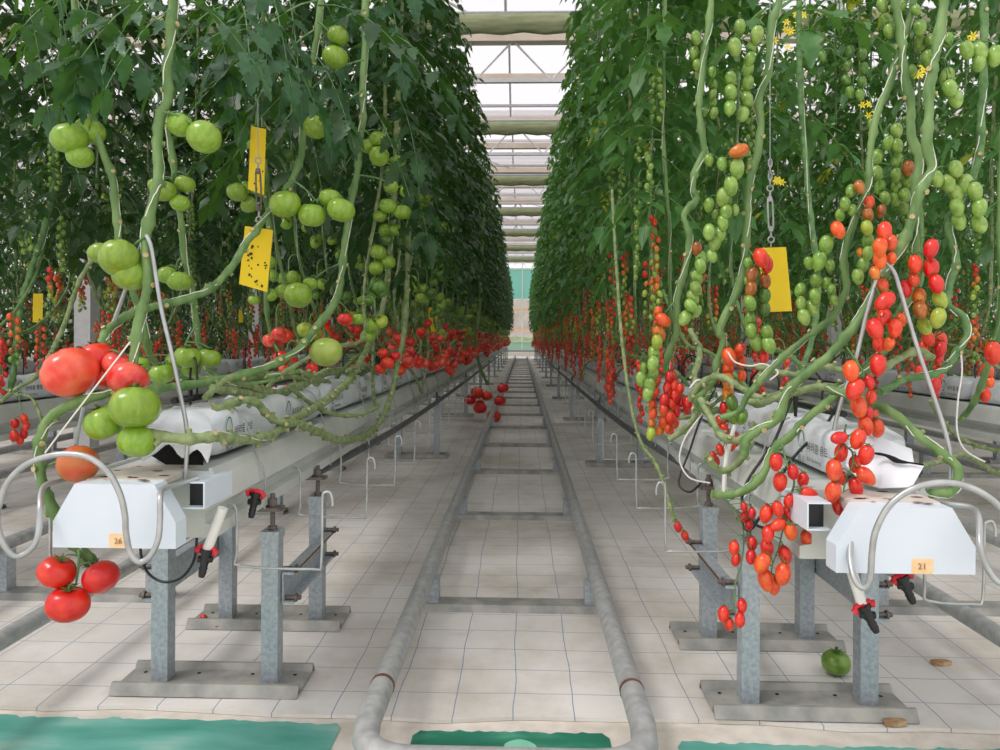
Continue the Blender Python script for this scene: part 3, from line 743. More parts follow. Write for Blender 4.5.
for q_ in (3, 4, 5):
    row(XL - q_ * PITCH, .69, 'cherry', 'C', 4.0 + q_, 32, .55, 0, 0, None, 27 + q_); row(XR + q_ * PITCH, .69, 'cherry', 'D', 4.0 + q_, 32, .55, 0, 0, None, 37 + q_)
print('plants', c1, c2, c3, c4, c5, c6, {k: len(v) for k, v in stuff_far.items()})

def arrs(b):
    v = np.array(b.v, dtype=np.float32); ls = np.array([len(q) for q in b.f], dtype=np.int32)
    li = np.array([i for q in b.f for i in q], dtype=np.int32); return v, ls, li, np.array(b.m, dtype=np.int32), np.array(b.sm, dtype=bool)
FARF = [arrs(foliage_mb(300 + i, n=34, seg=3, pairs=3, petiole=False)) for i in range(4)]
FARL = [arrs(foliage_mb(320 + i, z0=.1, n=44, seg=3, pairs=3, petiole=False)) for i in range(4)]
def merged(name, items, mats):
    """items: (arrays, 4x4, material remap)"""
    V = []; LS = []; LI = []; MI = []; SM = []; o = 0
    for (v, ls, li, mi, sm), T, rm in items:
        T = np.array(T, dtype=np.float32); V.append(v @ T[:3, :3].T + T[:3, 3]); LS.append(ls); LI.append(li + o); MI.append(np.array(rm, dtype=np.int32)[mi]); SM.append(sm); o += len(v)
    V = np.concatenate(V); LS = np.concatenate(LS); LI = np.concatenate(LI); MI = np.concatenate(MI); SM = np.concatenate(SM)
    me = bpy.data.meshes.new(name); me.vertices.add(len(V)); me.vertices.foreach_set('co', V.ravel())
    me.loops.add(len(LI)); me.loops.foreach_set('vertex_index', LI); me.polygons.add(len(LS))
    me.polygons.foreach_set('loop_start', np.concatenate(([0], np.cumsum(LS)[:-1])).astype(np.int32)); me.polygons.foreach_set('loop_total', LS)
    me.polygons.foreach_set('material_index', MI); me.polygons.foreach_set('use_smooth', SM)
    for a in mats: me.materials.append(M[a])
    me.update(calc_edges=True); return me
ALLM = ['leafA', 'leafB', 'stemD', 'leafY', 'stem', 'cut', 'twine', 'sepal'] + list(CM.values())
MIX = {n: i for i, n in enumerate(ALLM)}
TRA = {}
for k, lst in TR.items(): TRA[k] = [(arrs(q[3]), [MIX[m] for m in q[4]]) for q in lst]
STA = {k: [(arrs(q[0]), q[3]) for q in v] for k, v in STEMS.items()}
for kind, lab in (('beef', 'distant beefsteak tomato vines closing in along the far end of the aisle'), ('cherry', 'distant cherry tomato vines filling the far ends of their rows')):
    items = []; rr = random.Random(5)
    for X, yr, z, s, fwd, fol, q in stuff_far[kind]:
        a, pts = rr.choice(STA[s, fwd]); B0 = Matrix.Translation((X, yr, z)); items.append((a, B0, [MIX['stem'], MIX['cut'], MIX['twine']]))
        T = B0 @ Matrix.Translation((pts[-1].x, pts[-1].y, rr.uniform(-.08, .1))) @ Matrix.Rotation(rr.uniform(0, 6.28), 4, 'Z')
        items.append((rr.choice(FARF if fol in 'AB' else FARL), T, [MIX['leafA' if fol in 'AC' else 'leafB'], MIX['stemD'], MIX['leafY']]))
        for zz, st in (truss_plan(kind, rr) if abs(X) < 2.4 else back_plan(rr)):
            if zz < .14: p = pts[3].lerp(pts[4], rr.random()) + Vector((s * .05, 0, 0)); ang = 0 if s > 0 else PI
            else: p = interp(pts, zz); ang = (0 if s > 0 else PI) + rr.uniform(-1.3, 1.3)
            ta, rm = rr.choice(TRA[kind, st]); items.append((ta, B0 @ Matrix.Translation(p) @ Matrix.Rotation(ang, 4, 'Z'), rm))
    if items: tag(link('distant_%s_vines' % TNAME[kind], merged('distant_vines', items, ALLM)), lab, 'tomato plants', None, 'stuff')

# ------------------------------------------------------------------ greenhouse shell
b = MB()
for k in range(11):
    y0 = -2 + 4.2 * k; ym = y0 + 2.1; ze, zr = 5.3, 6.1
    for (ya, za, yb_, zb_) in ((y0, ze, ym, zr), (ym, zr, y0 + 4.2, ze)):
        for i in range(10):
            x0 = -15 + 3 * i; b.add([(x0, ya, za), (x0 + 3, ya, za), (x0 + 3, yb_, zb_), (x0, yb_, zb_)], [(0, 1, 2, 3)])
struct('ceiling', b, 'roofglass')
def roofpart(name, b, m): struct(name, b, m)
for k in range(10):
    y = 2.2 + 4.2 * k if k else 2.2
    # cream gutter beam, lattice girder and the parked shade screen under it
    yb_ = -2 + 4.2 * (k + 1); 
    t = tag(link('roof_girder', None, None, (0, yb_, 4.6)), 'cream roof girder with lattice webbing, one of those spanning the greenhouse', 'roof girder', 'lattice girders across the roof')
    m = MB(); m.box(-15, 15, yb_ - .09, yb_ + .09, 5.12, 5.32); part('beam', m, 'tansteel', t)
    m = MB(); m.box(-15, 15, yb_ - .03, yb_ + .03, 4.55, 4.61); part('bottom_chord', m, 'whitesteel', t)
    m = MB(); x = -15; q = 0
    while x < 15:
        z1, z2 = (4.58, 5.15) if q % 2 == 0 else (5.15, 4.58); m.tube([(x, yb_, z1), (x + .55, yb_, z2)], .016, 5); x += .55; q += 1
    part('webbing', m, 'whitesteel', t)
    y2 = yb_ + 2.1
    if y2 > 37: continue
    t = tag(link('shade_screen', None, None, (0, y2, 4.5)), 'olive shade screen folded up against its grey support tube under the roof', 'shade screen', 'folded shade screens under the roof')
    m = MB(); m.tube([(-15, y2, 4.62), (15, y2, 4.62)], .028, 8); part('support_tube', m, 'galv', t)
    m = MB(); v = []; n = 120
    for i in range(n + 1):
        x = -15 + .25 * i; sag = .03 * abs(math.sin(x * PI / .55))
        for a, c in ((-.05, 4.6), (-.075, 4.53), (-.05, 4.43 - sag), (.0, 4.40 - sag), (.05, 4.43 - sag), (.075, 4.53), (.05, 4.6)): v.append((x, y2 + a, c))
    m.add(v, [(i * 7 + j, i * 7 + j + 1, (i + 1) * 7 + j + 1, (i + 1) * 7 + j) for i in range(n) for j in range(6)], 0, True); part('folded_cloth', m, 'screen', t)
    m = MB(); m.box(-15, 15, y2 - .04, y2 + .04, 6.02, 6.1); m.box(-15, 15, y2 - 1.05, y2 - 1.0, 5.66, 5.71); m.box(-15, 15, y2 + 1.0, y2 + 1.05, 5.66, 5.71)
    m.box(-15, 15, y2 + .5, y2 + .54, 4.70, 4.74); m.box(-15, 15, y2 - .54, y2 - .5, 4.70, 4.74)
    struct('ceiling_purlin', m, 'whitesteel')
    m = MB(); m.box(-15, 15, y2 - .75, y2 - .62, 5.05, 5.17); m.box(-15, 15, y2 + 1.2, y2 + 1.3, 4.96, 5.05); struct('ceiling_beam', m, 'tansteel')
m = MB()
for i in range(11):
    x = -15 + 3 * i - .25
    for k in range(10):
        y0 = -2 + 4.2 * k
        m.tube([(x, y0, 5.28), (x, y0 + 2.1, 6.06), (x, y0 + 4.2, 5.28)], .022, 5)
        if i < 10 and k % 2 == 0: m.tube([(x, y0, 5.25), (x + 3, y0 + 4.2, 5.25)], .02, 5)
struct('ceiling_rafters', m, 'whitesteel')
for i, x0 in enumerate((-2.93, 3.35)):
    for k in range(7):
        y = 4.9 + 3.15 * k
        t = tag(link('greenhouse_column', None, None, (x0, y, 0)), ('white square roof column standing behind the beefsteak tomato row, nearest the camera end' if k == 0 else 'white square roof column farther down behind the beefsteak tomato row') if i == 0 else 'white square roof column standing behind the cherry tomato rows', 'column', None if (k == 0 and i == 0) else 'white columns %d' % i)
        t['group'] = ('column at the front', 'columns behind the beefsteak row')[k > 0] if i == 0 else 'columns behind the cherry rows'
        if k == 0 and i == 0: t['label'] = 'white square roof column behind the beefsteak row, first and widest of its line'
        m = MB(); m.box(x0 - .055, x0 + .055, y - .055, y + .055, 0, 5.2); part('shaft', m, 'whitesteel', t)
        m = MB(); m.box(x0 - .1, x0 + .1, y - .1, y + .1, 0.0, .012); part('foot_plate', m, 'galv', t)
# end wall
YW = 38.0
m = MB(); m.box(-15, 15, YW - .05, YW + .05, 0, .18); struct('wall_back', m, 'concrete')
m = MB()
for i in range(31): m.box(-15 + i - .03, -15 + i + .03, YW - .03, YW + .03, .18, 6)
for z in (.18, .75, 2.9, 4.5, 5.9): m.box(-15, 15, YW - .04, YW + .04, z - .03, z + .03)
struct('wall_back_frame', m, 'whitesteel')
m = MB(); m.box(-15, 15, YW - .01, YW + .01, .2, .72); struct('wall_back_panel', m, 'mintpanel')
m = MB(); m.box(-15, 15, YW - .012, YW - .002, 2.95, 4.46); struct('wall_back_screen', m, 'tealglass')
m = MB(); m.box(-15, 15, YW - .006, YW + .006, .76, 2.9); struct('window_1', m, 'clear')
for nm, x in (('wall_left', -15), ('wall_right', 15)):
    m = MB(); m.box(x - .01, x + .01, -4, YW, .4, 5.6); struct(nm, m, 'roofglass')
    m = MB(); m.box(x - .08, x + .08, -4, YW, -.1, .4); struct(nm.replace('wall', 'trim'), m, 'concrete')
M['grassbank'] = mat('grass_green', srgb(96, 150, 66), srgb(140, 186, 96), rough=.9, scale=3)
m = MB(); v = []
for i in range(41):
    x = -20 + i
    for j, (y, z) in enumerate(((39, -.1), (41, .5), (44, .9), (47, .7))): v.append((x, y, z + .12 * math.sin(x * 1.3 + j)))
m.add(v, [(i * 4 + j, (i + 1) * 4 + j, (i + 1) * 4 + j + 1, i * 4 + j + 1) for i in range(40) for j in range(3)], 0, True)
tag(part('grass_bank', m, 'grassbank', None), None, None, None, 'structure')
t = thing('building', 'pale building frame with orange beams seen through the far end wall', 'building', (0, 50, 0))
m = MB(); m.box(-9, 9, 51, 56, 0, 4.4); part('wall', m, mat('brick_grey_brown', srgb(196, 184, 174), srgb(226, 220, 214), rough=.9, scale=1.5), t)
m = MB()
for i in range(10): m.box(-9 + 2 * i - .07, -9 + 2 * i + .07, 50.5, 50.64, 0, 4.4)
for z in (1.5, 2.9, 4.3): m.box(-9, 9, 50.45, 50.55, z - .08, z + .08)
part('frame', m, mat('orange_beam', srgb(220, 160, 96), srgb(236, 184, 128), rough=.7), t)
t = thing('heating_pipe', 'grey pipe crossing the far end of the central aisle above the rail', 'pipe', (0, 34.6, .3))
m = MB(); m.tube([(-3, 34.6, .34), (3, 34.6, .34)], .06, 10); m.tube([(-3, 34.6, .34), (-3, 34.6, 0)], .06, 8); m.tube([(3, 34.6, .34), (3, 34.6, 0)], .06, 8); part('pipe', m, 'galvD', t)

# ------------------------------------------------------------------ hand-placed vines at the row ends
def lerpY(px, Ys):
    n = len(px); m_ = len(Ys) - 1; out = []
    for i, (x, y) in enumerate(px):
        t = i / (n - 1) * m_; k = min(int(t), m_ - 1); out.append(P(x, y, Ys[k] + (Ys[k + 1] - Ys[k]) * (t - k)))
    return out
def hstem(t, px, Ys, rpx, m='stem', nodes=.085, seed=1, taper=1.0, twine=True, name='stem'):
    pts = lerpY(px, Ys); rr = random.Random(seed); r = .62 * rpx * sum(Ys) / len(Ys) / F
    b = MB(); sp = stem_mb(b, pts, r, nodes * .8, rr=rr, n=12, taper=taper, sl=1.3 if m == 'stemO' else .8)
    o = part(name, b, [m, 'cut'], t)
    if twine:
        b = MB(); tw = []
        for i, q in enumerate(sp):
            a = i * .24 + 2; tg = (sp[min(i + 1, len(sp) - 1)] - sp[max(i - 1, 0)]).normalized(); u = tg.orthogonal().normalized(); w_ = tg.cross(u)
            tw.append(q + (u * math.cos(a) + w_ * math.sin(a)) * (r * 1.04))
        b.tube(smooth(tw, 2), .0013, 5, caps=False); part('twine', b, 'twine', o)
    return sp
FC = [0]
def htruss(t, attach, fr, Y, kind, seed=0, ax=1.0, up=True, rach=None, label=None):
    """fr: (x, y, radius px, colour[, tilt degrees[, height ratio]])"""
    rr = random.Random(seed * 13 + 5); A = P(*attach); o = link('fruit_truss', None, t); 
    cs = []
    for i, q in enumerate(fr):
        x, y, r, c = q[:4]; tilt = q[4] if len(q) > 4 else rr.uniform(-16, 16)
        big = r / max(z[2] for z in fr)
        yy = Y + (1 - big) * .05 + (.014 if i % 2 else -.006) - (.01 if big > .9 else 0)
        rad = r * yy / F * (.93 if kind == 'cherry' else .98); cs.append((P(x, y, yy), rad, c, tilt, x, y))
    # rachis follows the fruit from top to bottom
    srt = sorted(cs, key=lambda q: q[5]); path = [A]
    if rach: path += [P(*p) for p in rach]
    elif kind == 'cherry':
        k = 3
        for i in range(0, len(srt), 2):
            w_ = srt[max(0, i - 1):i + 3]; c = sum((q[0] for q in w_), Vector()) / len(w_); path.append(c + Vector((0, .012, 0)))
    else:
        c = sum((q[0] for q in cs), Vector()) / len(cs); path += [A.lerp(c, .45) + Vector((0, 0, .012)), c + Vector((0, .01, .3 * cs[0][1]))]
    sp = smooth(path, 5); rm = .0022 if kind == 'cherry' else .0034
    b = MB(); b.tube(sp, rm, 7, rs=[rm * (1 - .45 * i / len(sp)) for i in range(len(sp))])
    meshes = []
    for i, (c, rad, cc, tilt, x, y) in enumerate(cs):
        if kind == 'cherry':
            e = Euler((rr.uniform(-.5, .25), math.radians(tilt), rr.uniform(0, 6))); e = (Matrix.Rotation(math.radians(tilt), 3, 'Y') @ Matrix.Rotation(rr.uniform(-.45, .3), 3, 'X') @ Matrix.Rotation(rr.uniform(0, 6), 3, 'Z')).to_euler()
            top = c + e.to_matrix() @ Vector((0, 0, rad * 1.42)); me = CH[cc]
        else:
            e = (Matrix.Rotation(math.radians(tilt), 3, 'Y') @ Matrix.Rotation(rr.uniform(-.55, .15) if abs(tilt) < 60 else 0, 3, 'X') @ Matrix.Rotation(rr.uniform(0, 6), 3, 'Z')).to_euler()
            top = c + e.to_matrix() @ Vector((0, 0, rad * .8)); me = BF[cc][i % 3]
        q = min(sp, key=lambda a: (a - top).length + (0 if a.z > top.z - .002 else .01))
        b.tube(smooth([q, q.lerp(top, .6) + Vector((0, 0, .006)), top], 3), .0011 if kind == 'cherry' else .002, 5)
        meshes.append((me, c, rad, e))
    st = link('fruit_stalk', None, o)
    b.v = [(a[0] - wl(o).x, a[1] - wl(o).y, a[2] - wl(o).z) for a in b.v]; st.name = 'fruit_stalk'
    me = b.mesh('fruit_stalk', ['stemD']); bpy.data.objects.remove(st); st = link('fruit_stalk', me, o)
    for me, c, rad, e in meshes:
        q = link(TNAME['beef' if kind != 'cherry' else 'cherry'], me, o, c - wl(o)); q.scale = (rad * ax if kind != 'cherry' else rad * .97,) * 2 + (rad,); q.rotation_euler = e
    if label: o['label'] = label
    return o
def hleaves(t, lst, mats=('leafH', 'stemD'), seed=1, name='leaf'):
    """lst: (x, y, Y, dx, dz, dy, length, droop)"""
    rr = random.Random(seed)
    for i, (x, y, Y, dx, dz, dy, L, dr) in enumerate(lst):
        b = MB(); compound(b, P(x, y, Y), Vector((dx, dy, dz)), L, dr, 3, .62, 12, 0, 1, rr); part(name, b, list(mats), t)

BV = lambda lab, base: thing('beefsteak_tomato_plant', lab, 'tomato plant', P(*base))
CV = lambda lab, base: thing('cherry_tomato_plant', lab, 'tomato plant', P(*base))
# L1
t = BV('thick beefsteak vine looping down past the number 26 end cap, with ripe fruit below it', (60, 545, 1.5))
hstem(t, [(174, -40), (173, 0), (171, 40), (167, 69), (168, 99), (160, 117), (157, 149), (159, 178), (153, 203), (146, 238), (148, 278), (145, 299), (139, 323), (133, 361), (125, 381), (107, 393), (75, 403), (51, 417), (41, 436), (39, 460), (42, 480), (49, 500), (60, 525), (78, 548), (92, 560), (84, 563)], [1.62, 1.6, 1.55, 1.5, 1.48, 1.5], 8, seed=2)
htruss(t, (163, 112, 1.58), [(204, 137, 18.5, 'G', 20), (180, 125, 13.5, 'G', 15)], 1.58, 'beef', 1, label='two green tomatoes')
htruss(t, (146, 237, 1.55), [(119, 258, 21, 'G', -12), (130, 275, 19, 'G', 10), (100, 253, 12, 'G', -10), (143, 272, 14, 'G', 0)], 1.55, 'beef', 2, label='green unripe tomatoes')
htruss(t, (128, 383, 1.52), [(135, 407, 26, 'G', -8), (104, 423, 21, 'G', -25), (137, 441, 20, 'G', 5)], 1.46, 'beef', 3, label='three large green tomatoes')
htruss(t, (41, 470, 1.5), [(78, 464, 21, 'a', -45)], 1.47, 'beef', 4, label='single tomato ripening orange')
htruss(t, (79, 550, 1.47), [(57, 572, 18.5, 'r', 20), (101, 577, 19, 'r', -40), (68, 604, 21, 'r', 8)], 1.44, 'beef', 5, rach=[(79, 562, 1.45), (76, 585, 1.44)], label='three ripe red tomatoes')
hleaves(t, [(170, 10, 1.6, -.8, -.5, -.25, .18, .9), (172, -5, 1.62, .8, -.1, -.1, .22, .8), (171, -15, 1.6, -.3, -.3, -.4, .16, .8), (170, -10, 1.62, -1, 0, .1, .26, .8)], seed=3)
# L2
t = BV('beefsteak vine hanging straight down, with three green fruit beside the upper stem', (150, 360, 1.8))
hstem(t, [(72, -30), (76, 20), (80, 64), (91, 93), (93, 120), (103, 152), (112, 177), (117, 222), (119, 248), (125, 275), (134, 294), (141, 315), (146, 338), (152, 358), (175, 376), (230, 380), (280, 374)], [1.75, 1.75, 1.78, 1.85, 2.1], 5.5, seed=3)
htruss(t, (92, 118, 1.75), [(69, 138, 17.5, 'G', -20), (90, 131, 15, 'G', 12), (80, 156, 13.5, 'G', 0)], 1.74, 'beef', 6, label='three green tomatoes')
hleaves(t, [(78, 45, 1.72, .2, -.9, -.2, .13, .3), (80, 50, 1.74, -.3, -.9, -.1, .12, .3), (76, 10, 1.7, .9, .0, -.1, .22, 1.0), (74, -10, 1.7, -.7, -.2, -.1, .2, .9), (76, 0, 1.75, .5, -.3, -.4, .18, .9)], seed=4)
# L3
t = BV('thin beefsteak vine with small paired green fruit between the two thick front vines', (196, 350, 1.95))
hstem(t, [(172, 60), (170, 90), (166, 112), (168, 130), (173, 160), (176, 190), (181, 222), (184, 257), (191, 283), (195, 310), (200, 347), (210, 372), (250, 385), (300, 372)], [1.9, 1.9, 2.0, 2.4], 4.6, seed=4)
htruss(t, (174, 172, 1.9), [(163, 191, 13, 'G'), (185, 184, 10.5, 'G'), (180, 203, 10, 'G'), (156, 185, 8, 'G')], 1.88, 'beef', 7, label='cluster of green tomatoes')
htruss(t, (181, 258, 1.9), [(167, 275, 10.5, 'G'), (179, 281, 12, 'G')], 1.9, 'beef', 8, label='two green tomatoes')
htruss(t, (197, 325, 1.9), [(187, 357, 13.5, 'G', 5), (209, 358, 12, 'G', 10), (162, 374, 12.5, 'G', -8), (176, 361, 11, 'G'), (141, 364, 9, 'G'), (191, 369, 10, 'G')], 1.86, 'beef', 9, label='green tomatoes in a loose cluster')
# L4
t = BV('beefsteak vine bending sharply across the others towards a cluster of pinkish red fruit', (100, 352, 1.55))
hstem(t, [(322, -30), (320, 10), (314, 55), (306, 93), (303, 133), (300, 160), (290, 183), (275, 203), (262, 222), (245, 245), (235, 262), (215, 285), (190, 298), (160, 305), (135, 312), (114, 324), (103, 338), (100, 356)], [2.15, 2.1, 2.05, 1.9, 1.7, 1.55], 5.8, seed=5)
htruss(t, (318, 22, 2.1), [(338, 36, 11.5, 'G', 20), (335, 57, 13, 'G', 0)], 2.08, 'beef', 10, label='two green tomatoes')
htruss(t, (304, 118, 2.05), [(316, 127, 13.5, 'G', 10)], 2.03, 'beef', 11, label='single green tomato')
htruss(t, (292, 180, 2.0), [(285, 204, 16, 'G', -10), (312, 215, 15, 'G', 5), (341, 210, 14, 'G', 10), (330, 198, 11, 'G')], 1.98, 'beef', 12, label='row of four green tomatoes')
htruss(t, (238, 175, 2.1), [(237, 192, 11, 'G', 0), (249, 203, 8, 'G')], 2.1, 'beef', 13, label='pair of small green tomatoes')
htruss(t, (101, 345, 1.55), [(71, 372, 28, 'p', -55), (97, 358, 19, 'r', -20), (128, 379, 21, 'p', 15), (104, 377, 15, 'r', 10), (117, 364, 15, 'p', 20)], 1.50, 'beef', 14, label='large pinkish red tomatoes')
hleaves(t, [(318, 0, 2.05, -.9, -.2, -.2, .28, .8), (314, 30, 2.0, -.6, -.5, -.4, .24, .8), (310, 50, 2.05, .6, -.5, -.4, .22, .8), (306, 80, 2.1, -.9, -.4, 0, .28, .7), (318, 5, 2.1, .8, 0, -.2, .3, .7), (303, 110, 2.15, .2, -.7, .4, .2, .8)], ('leafA', 'stemD'), seed=6)
# L5
t = BV('beefsteak vine sweeping down to one large ribbed pale fruit over the grow bags', (130, 388, 1.6))
hstem(t, [(366, -20), (365, 40), (363, 90), (363, 117), (359, 149), (357, 173), (352, 197), (346, 235), (342, 270), (336, 300), (315, 329), (293, 353), (253, 372), (200, 383), (160, 388), (118, 390)], [2.4, 2.35, 2.3, 2.2, 1.9, 1.62], 5.8, seed=6)
htruss(t, (322, 322, 2.15), [(326, 352, 17, 'w', 0)], 2.08, 'beef', 15, label='one big ribbed pale green tomato')
htruss(t, (343, 262, 2.3), [(298, 295, 15, 'G', 0), (310, 284, 8, 'G')], 2.2, 'beef', 16, label='two green tomatoes')
htruss(t, (336, 300, 2.35), [(345, 319, 8, 'r', 0), (358, 319, 7, 'G')], 2.4, 'beef', 17)
htruss(t, (361, 128, 2.3), [(378, 139, 9.5, 'G', 5), (379, 156, 11, 'G', 0), (368, 146, 8, 'G')], 2.3, 'beef', 18, label='three green tomatoes')
htruss(t, (357, 175, 2.4), [(391, 187, 8, 'G'), (407, 191, 7.5, 'G')], 2.5, 'beef', 19)
hleaves(t, [(364, 60, 2.3, -.8, -.2, -.3, .3, .8), (365, 30, 2.3, .8, 0, -.3, .3, .8), (363, 95, 2.3, .5, -.5, -.3, .25, .7), (363, 90, 2.3, -.7, -.5, -.3, .28, .7), (365, 10, 2.3, -.5, -.3, -.6, .3, .8)], ('leafA', 'stemD'), seed=7)
rr = random.Random(77)
for pl, xs, Yb in ((BV('leafy canopy of a beefsteak vine hanging over the first two vines', (110, -60, 1.9)), (20, 165), 1.75), (BV('leafy canopy of a beefsteak vine hanging above the upper yellow card', (230, -60, 2.1)), (175, 300), 2.05), (BV('leafy canopy of a beefsteak vine hanging beside the paired fruit high up', (360, -60, 2.4)), (300, 420), 2.5)):
    lst = []
    hstem(pl, [(sum(xs) / 2, -160), (sum(xs) / 2 + 5, -60), (sum(xs) / 2 + 3, -5)], [Yb, Yb], 5, seed=3, twine=False)
    for i in range(15):
        lst.append((rr.uniform(*xs), rr.uniform(-70, 45 if Yb > 1.9 else -8), Yb + rr.uniform(-.2, .35), rr.uniform(-1, 1), rr.uniform(-.9, -.1), rr.uniform(-.6, .4), rr.uniform(.19, .27) * (1 if Yb > 1.9 else .8), rr.uniform(.5, 1.0)))
    hleaves(pl, lst, ('leafH', 'stemD'), seed=i + 31)
XY = lambda px, X, m=99: [min(m, X * F / max(40, 522 - p[0])) for p in px]
# L6, L7, trailing stems over the gutter
t = BV('long bare beefsteak stem trailing forward along the printed faces of the grow bags', (150, 437, 1.62))
hstem(t, [(398, 90), (396, 160), (392, 230), (386, 290), (376, 330), (362, 358), (349, 380), (328, 399), (305, 413), (288, 423), (268, 436), (248, 440), (220, 437), (190, 439), (150, 434)], [3.1, 3.1, 3.15, 3.2, 3.15, 2.95, 2.75, 2.42, 2.15, 1.99, 1.83, 1.70, 1.54, 1.47, 1.47], 5.2, 'stemO', seed=7, nodes=.06)
htruss(t, (394, 190, 3.0), [(388, 206, 9, 'G'), (402, 212, 9, 'G'), (380, 216, 7, 'G')], 3.0, 'beef', 20, label='green tomatoes')
htruss(t, (388, 275, 3.0), [(378, 252, 9, 'G'), (388, 262, 8, 'G'), (376, 268, 8, 'G')], 3.0, 'beef', 21)
htruss(t, (374, 333, 3.0), [(383, 353, 6, 'r'), (395, 356, 6, 'r'), (388, 363, 7, 'r'), (380, 369, 6, 'r')], 3.0, 'beef', 22, label='small red tomatoes')
hleaves(t, [(398, 100, 3.0, .3, -.3, -.6, .3, .8), (397, 120, 3.0, -.8, -.3, -.3, .3, .8), (398, 80, 3.05, .8, 0, -.3, .32, .8)], ('leafA', 'stemD'), seed=9)
t = BV('knobbly old beefsteak stem sagging over the gutter edge like a hammock', (240, 402, 1.95))
hstem(t, [(410, 180), (408, 260), (405, 325), (398, 362), (391, 395), (381, 420), (365, 436), (341, 440), (320, 433), (301, 424), (285, 423), (270, 418), (258, 404), (245, 400), (232, 404), (214, 411)], [3.3, 3.3, 3.3, 3.3, 3.2, 3.05, 2.80, 2.42, 2.2, 2.02, 1.93, 1.88, 1.84, 1.80, 1.76, 1.70], 4.6, 'stemO', seed=8, twine=False, nodes=.05)
hleaves(t, [(410, 180, 3.2, .3, -.3, -.6, .3, .8), (410, 190, 3.2, -.8, -.2, -.3, .3, .8)], ('leafA', 'stemD'), seed=10)
for i, (px, Ys) in enumerate((([(212, 388), (240, 392), (268, 396), (300, 384), (330, 372), (370, 368), (420, 366)], [1.9, 2.3, 3.2, 4.5]),
                              ([(205, 398), (230, 378), (262, 374), (300, 378), (330, 388), (352, 378), (392, 360)], [1.9, 2.4, 3.0, 4.0]),
                              ([(300, 372), (340, 388), (380, 392), (410, 376), (430, 360), (440, 320)], [2.8, 3.4, 4.5, 6]),
                              ([(240, 384), (290, 392), (334, 370), (380, 384), (420, 372), (455, 340)], [2.2, 3.0, 4.5, 7]))):
    t = BV(('old beefsteak stem lying across the tops of the front grow bags', 'thin green beefsteak stem arching low over the second grow bag', 'old beefsteak stem bowing over the fourth grow bag along the gutter', 'dull green beefsteak stem winding back over several grow bags')[i], (px[0][0], px[0][1], Ys[0]))
    hstem(t, px, XY(px, .725, 6), (3.9, 3.0, 3.0, 2.7)[i], 'stemO', seed=30 + i, twine=False, name='stem', nodes=.05)
t = BV('beefsteak vine hanging behind the yellow cards with green fruit at mid height', (440, 360, 5))
hstem(t, [(262, 60), (258, 110), (262, 170), (270, 240), (266, 300), (275, 345), (300, 372)], [2.7, 2.7, 2.9], 3.6, seed=41, twine=False)
htruss(t, (263, 230, 2.6), [(268, 262, 8, 'G'), (254, 300, 6, 'G'), (262, 256, 7, 'G')], 2.6, 'beef', 42)
htruss(t, (275, 345, 2.8), [(282, 358, 9, 'r', 0), (300, 382, 10, 'r'), (275, 384, 14, 'r', 10), (290, 372, 7, 'G')], 2.7, 'beef', 43, label='red tomatoes behind the front bags')
hleaves(t, [(262, 60, 2.6, -.8, -.2, -.3, .3, .8), (262, 80, 2.6, .8, -.2, -.3, .3, .8), (260, 100, 2.6, -.6, -.4, .3, .28, .8), (262, 50, 2.6, 0, .2, -.8, .3, .8)], ('leafA', 'stemD'), seed=12)
for X_, s_, ky, nm in ((XL, 1, 'beefsteak', 'beefsteak'), (XR, -1, 'cherry', 'cherry')):
    rr = random.Random(61)
    for i in range(9):
        y0 = 2.2 + .55 * i; x = X_ + s_ * rr.uniform(.06, .14); pts = []; n_ = 9; L_ = rr.uniform(.9, 1.5); ph = rr.uniform(0, 6)
        for k in range(n_):
            u = k / (n_ - 1); pts.append(Vector((x + s_ * (.03 * math.sin(ph + 7 * u) + (.09 * math.sin(PI * u) if i % 3 == 0 else 0)), y0 + L_ * u, .745 + .03 * math.sin(ph * 2 + 9 * u) - (.16 * math.sin(PI * u) if i % 3 == 0 else 0) + .28 * max(0, u - .75) * 2)))
        t = thing('%s_tomato_plant' % ky, 'bare old %s tomato stem layered along the aisle edge of the grow bags' % nm, 'tomato plant', pts[0], 'old %s stems layered on the grow bags' % nm)
        b = MB(); stem_mb(b, pts, .0062, .06, rr=rr, n=8, sl=1.4); part('stem', b, ['stemO', 'cut'], t)
# ripe fruit hanging under the gutter edge down the row
t = BV('beefsteak vine whose red clusters hang below the gutter edge halfway down the aisle', (470, 350, 8.3))
hstem(t, [(484, 200), (480, 300), (476, 340), (480, 366), (488, 385)], [8.3, 8.2, 8.2], 2.2, seed=44, twine=False)
htruss(t, (484, 372, 8.0), [(477, 393, 7, 'r'), (470, 400, 6, 'r'), (487, 396, 6, 'r'), (480, 404, 5, 'r')], 8.0, 'beef', 44)
htruss(t, (488, 382, 7.9), [(503, 388, 6, 'r'), (500, 401, 6, 'r'), (494, 416, 7, 'r'), (480, 408, 7, 'r')], 7.9, 'beef', 45)

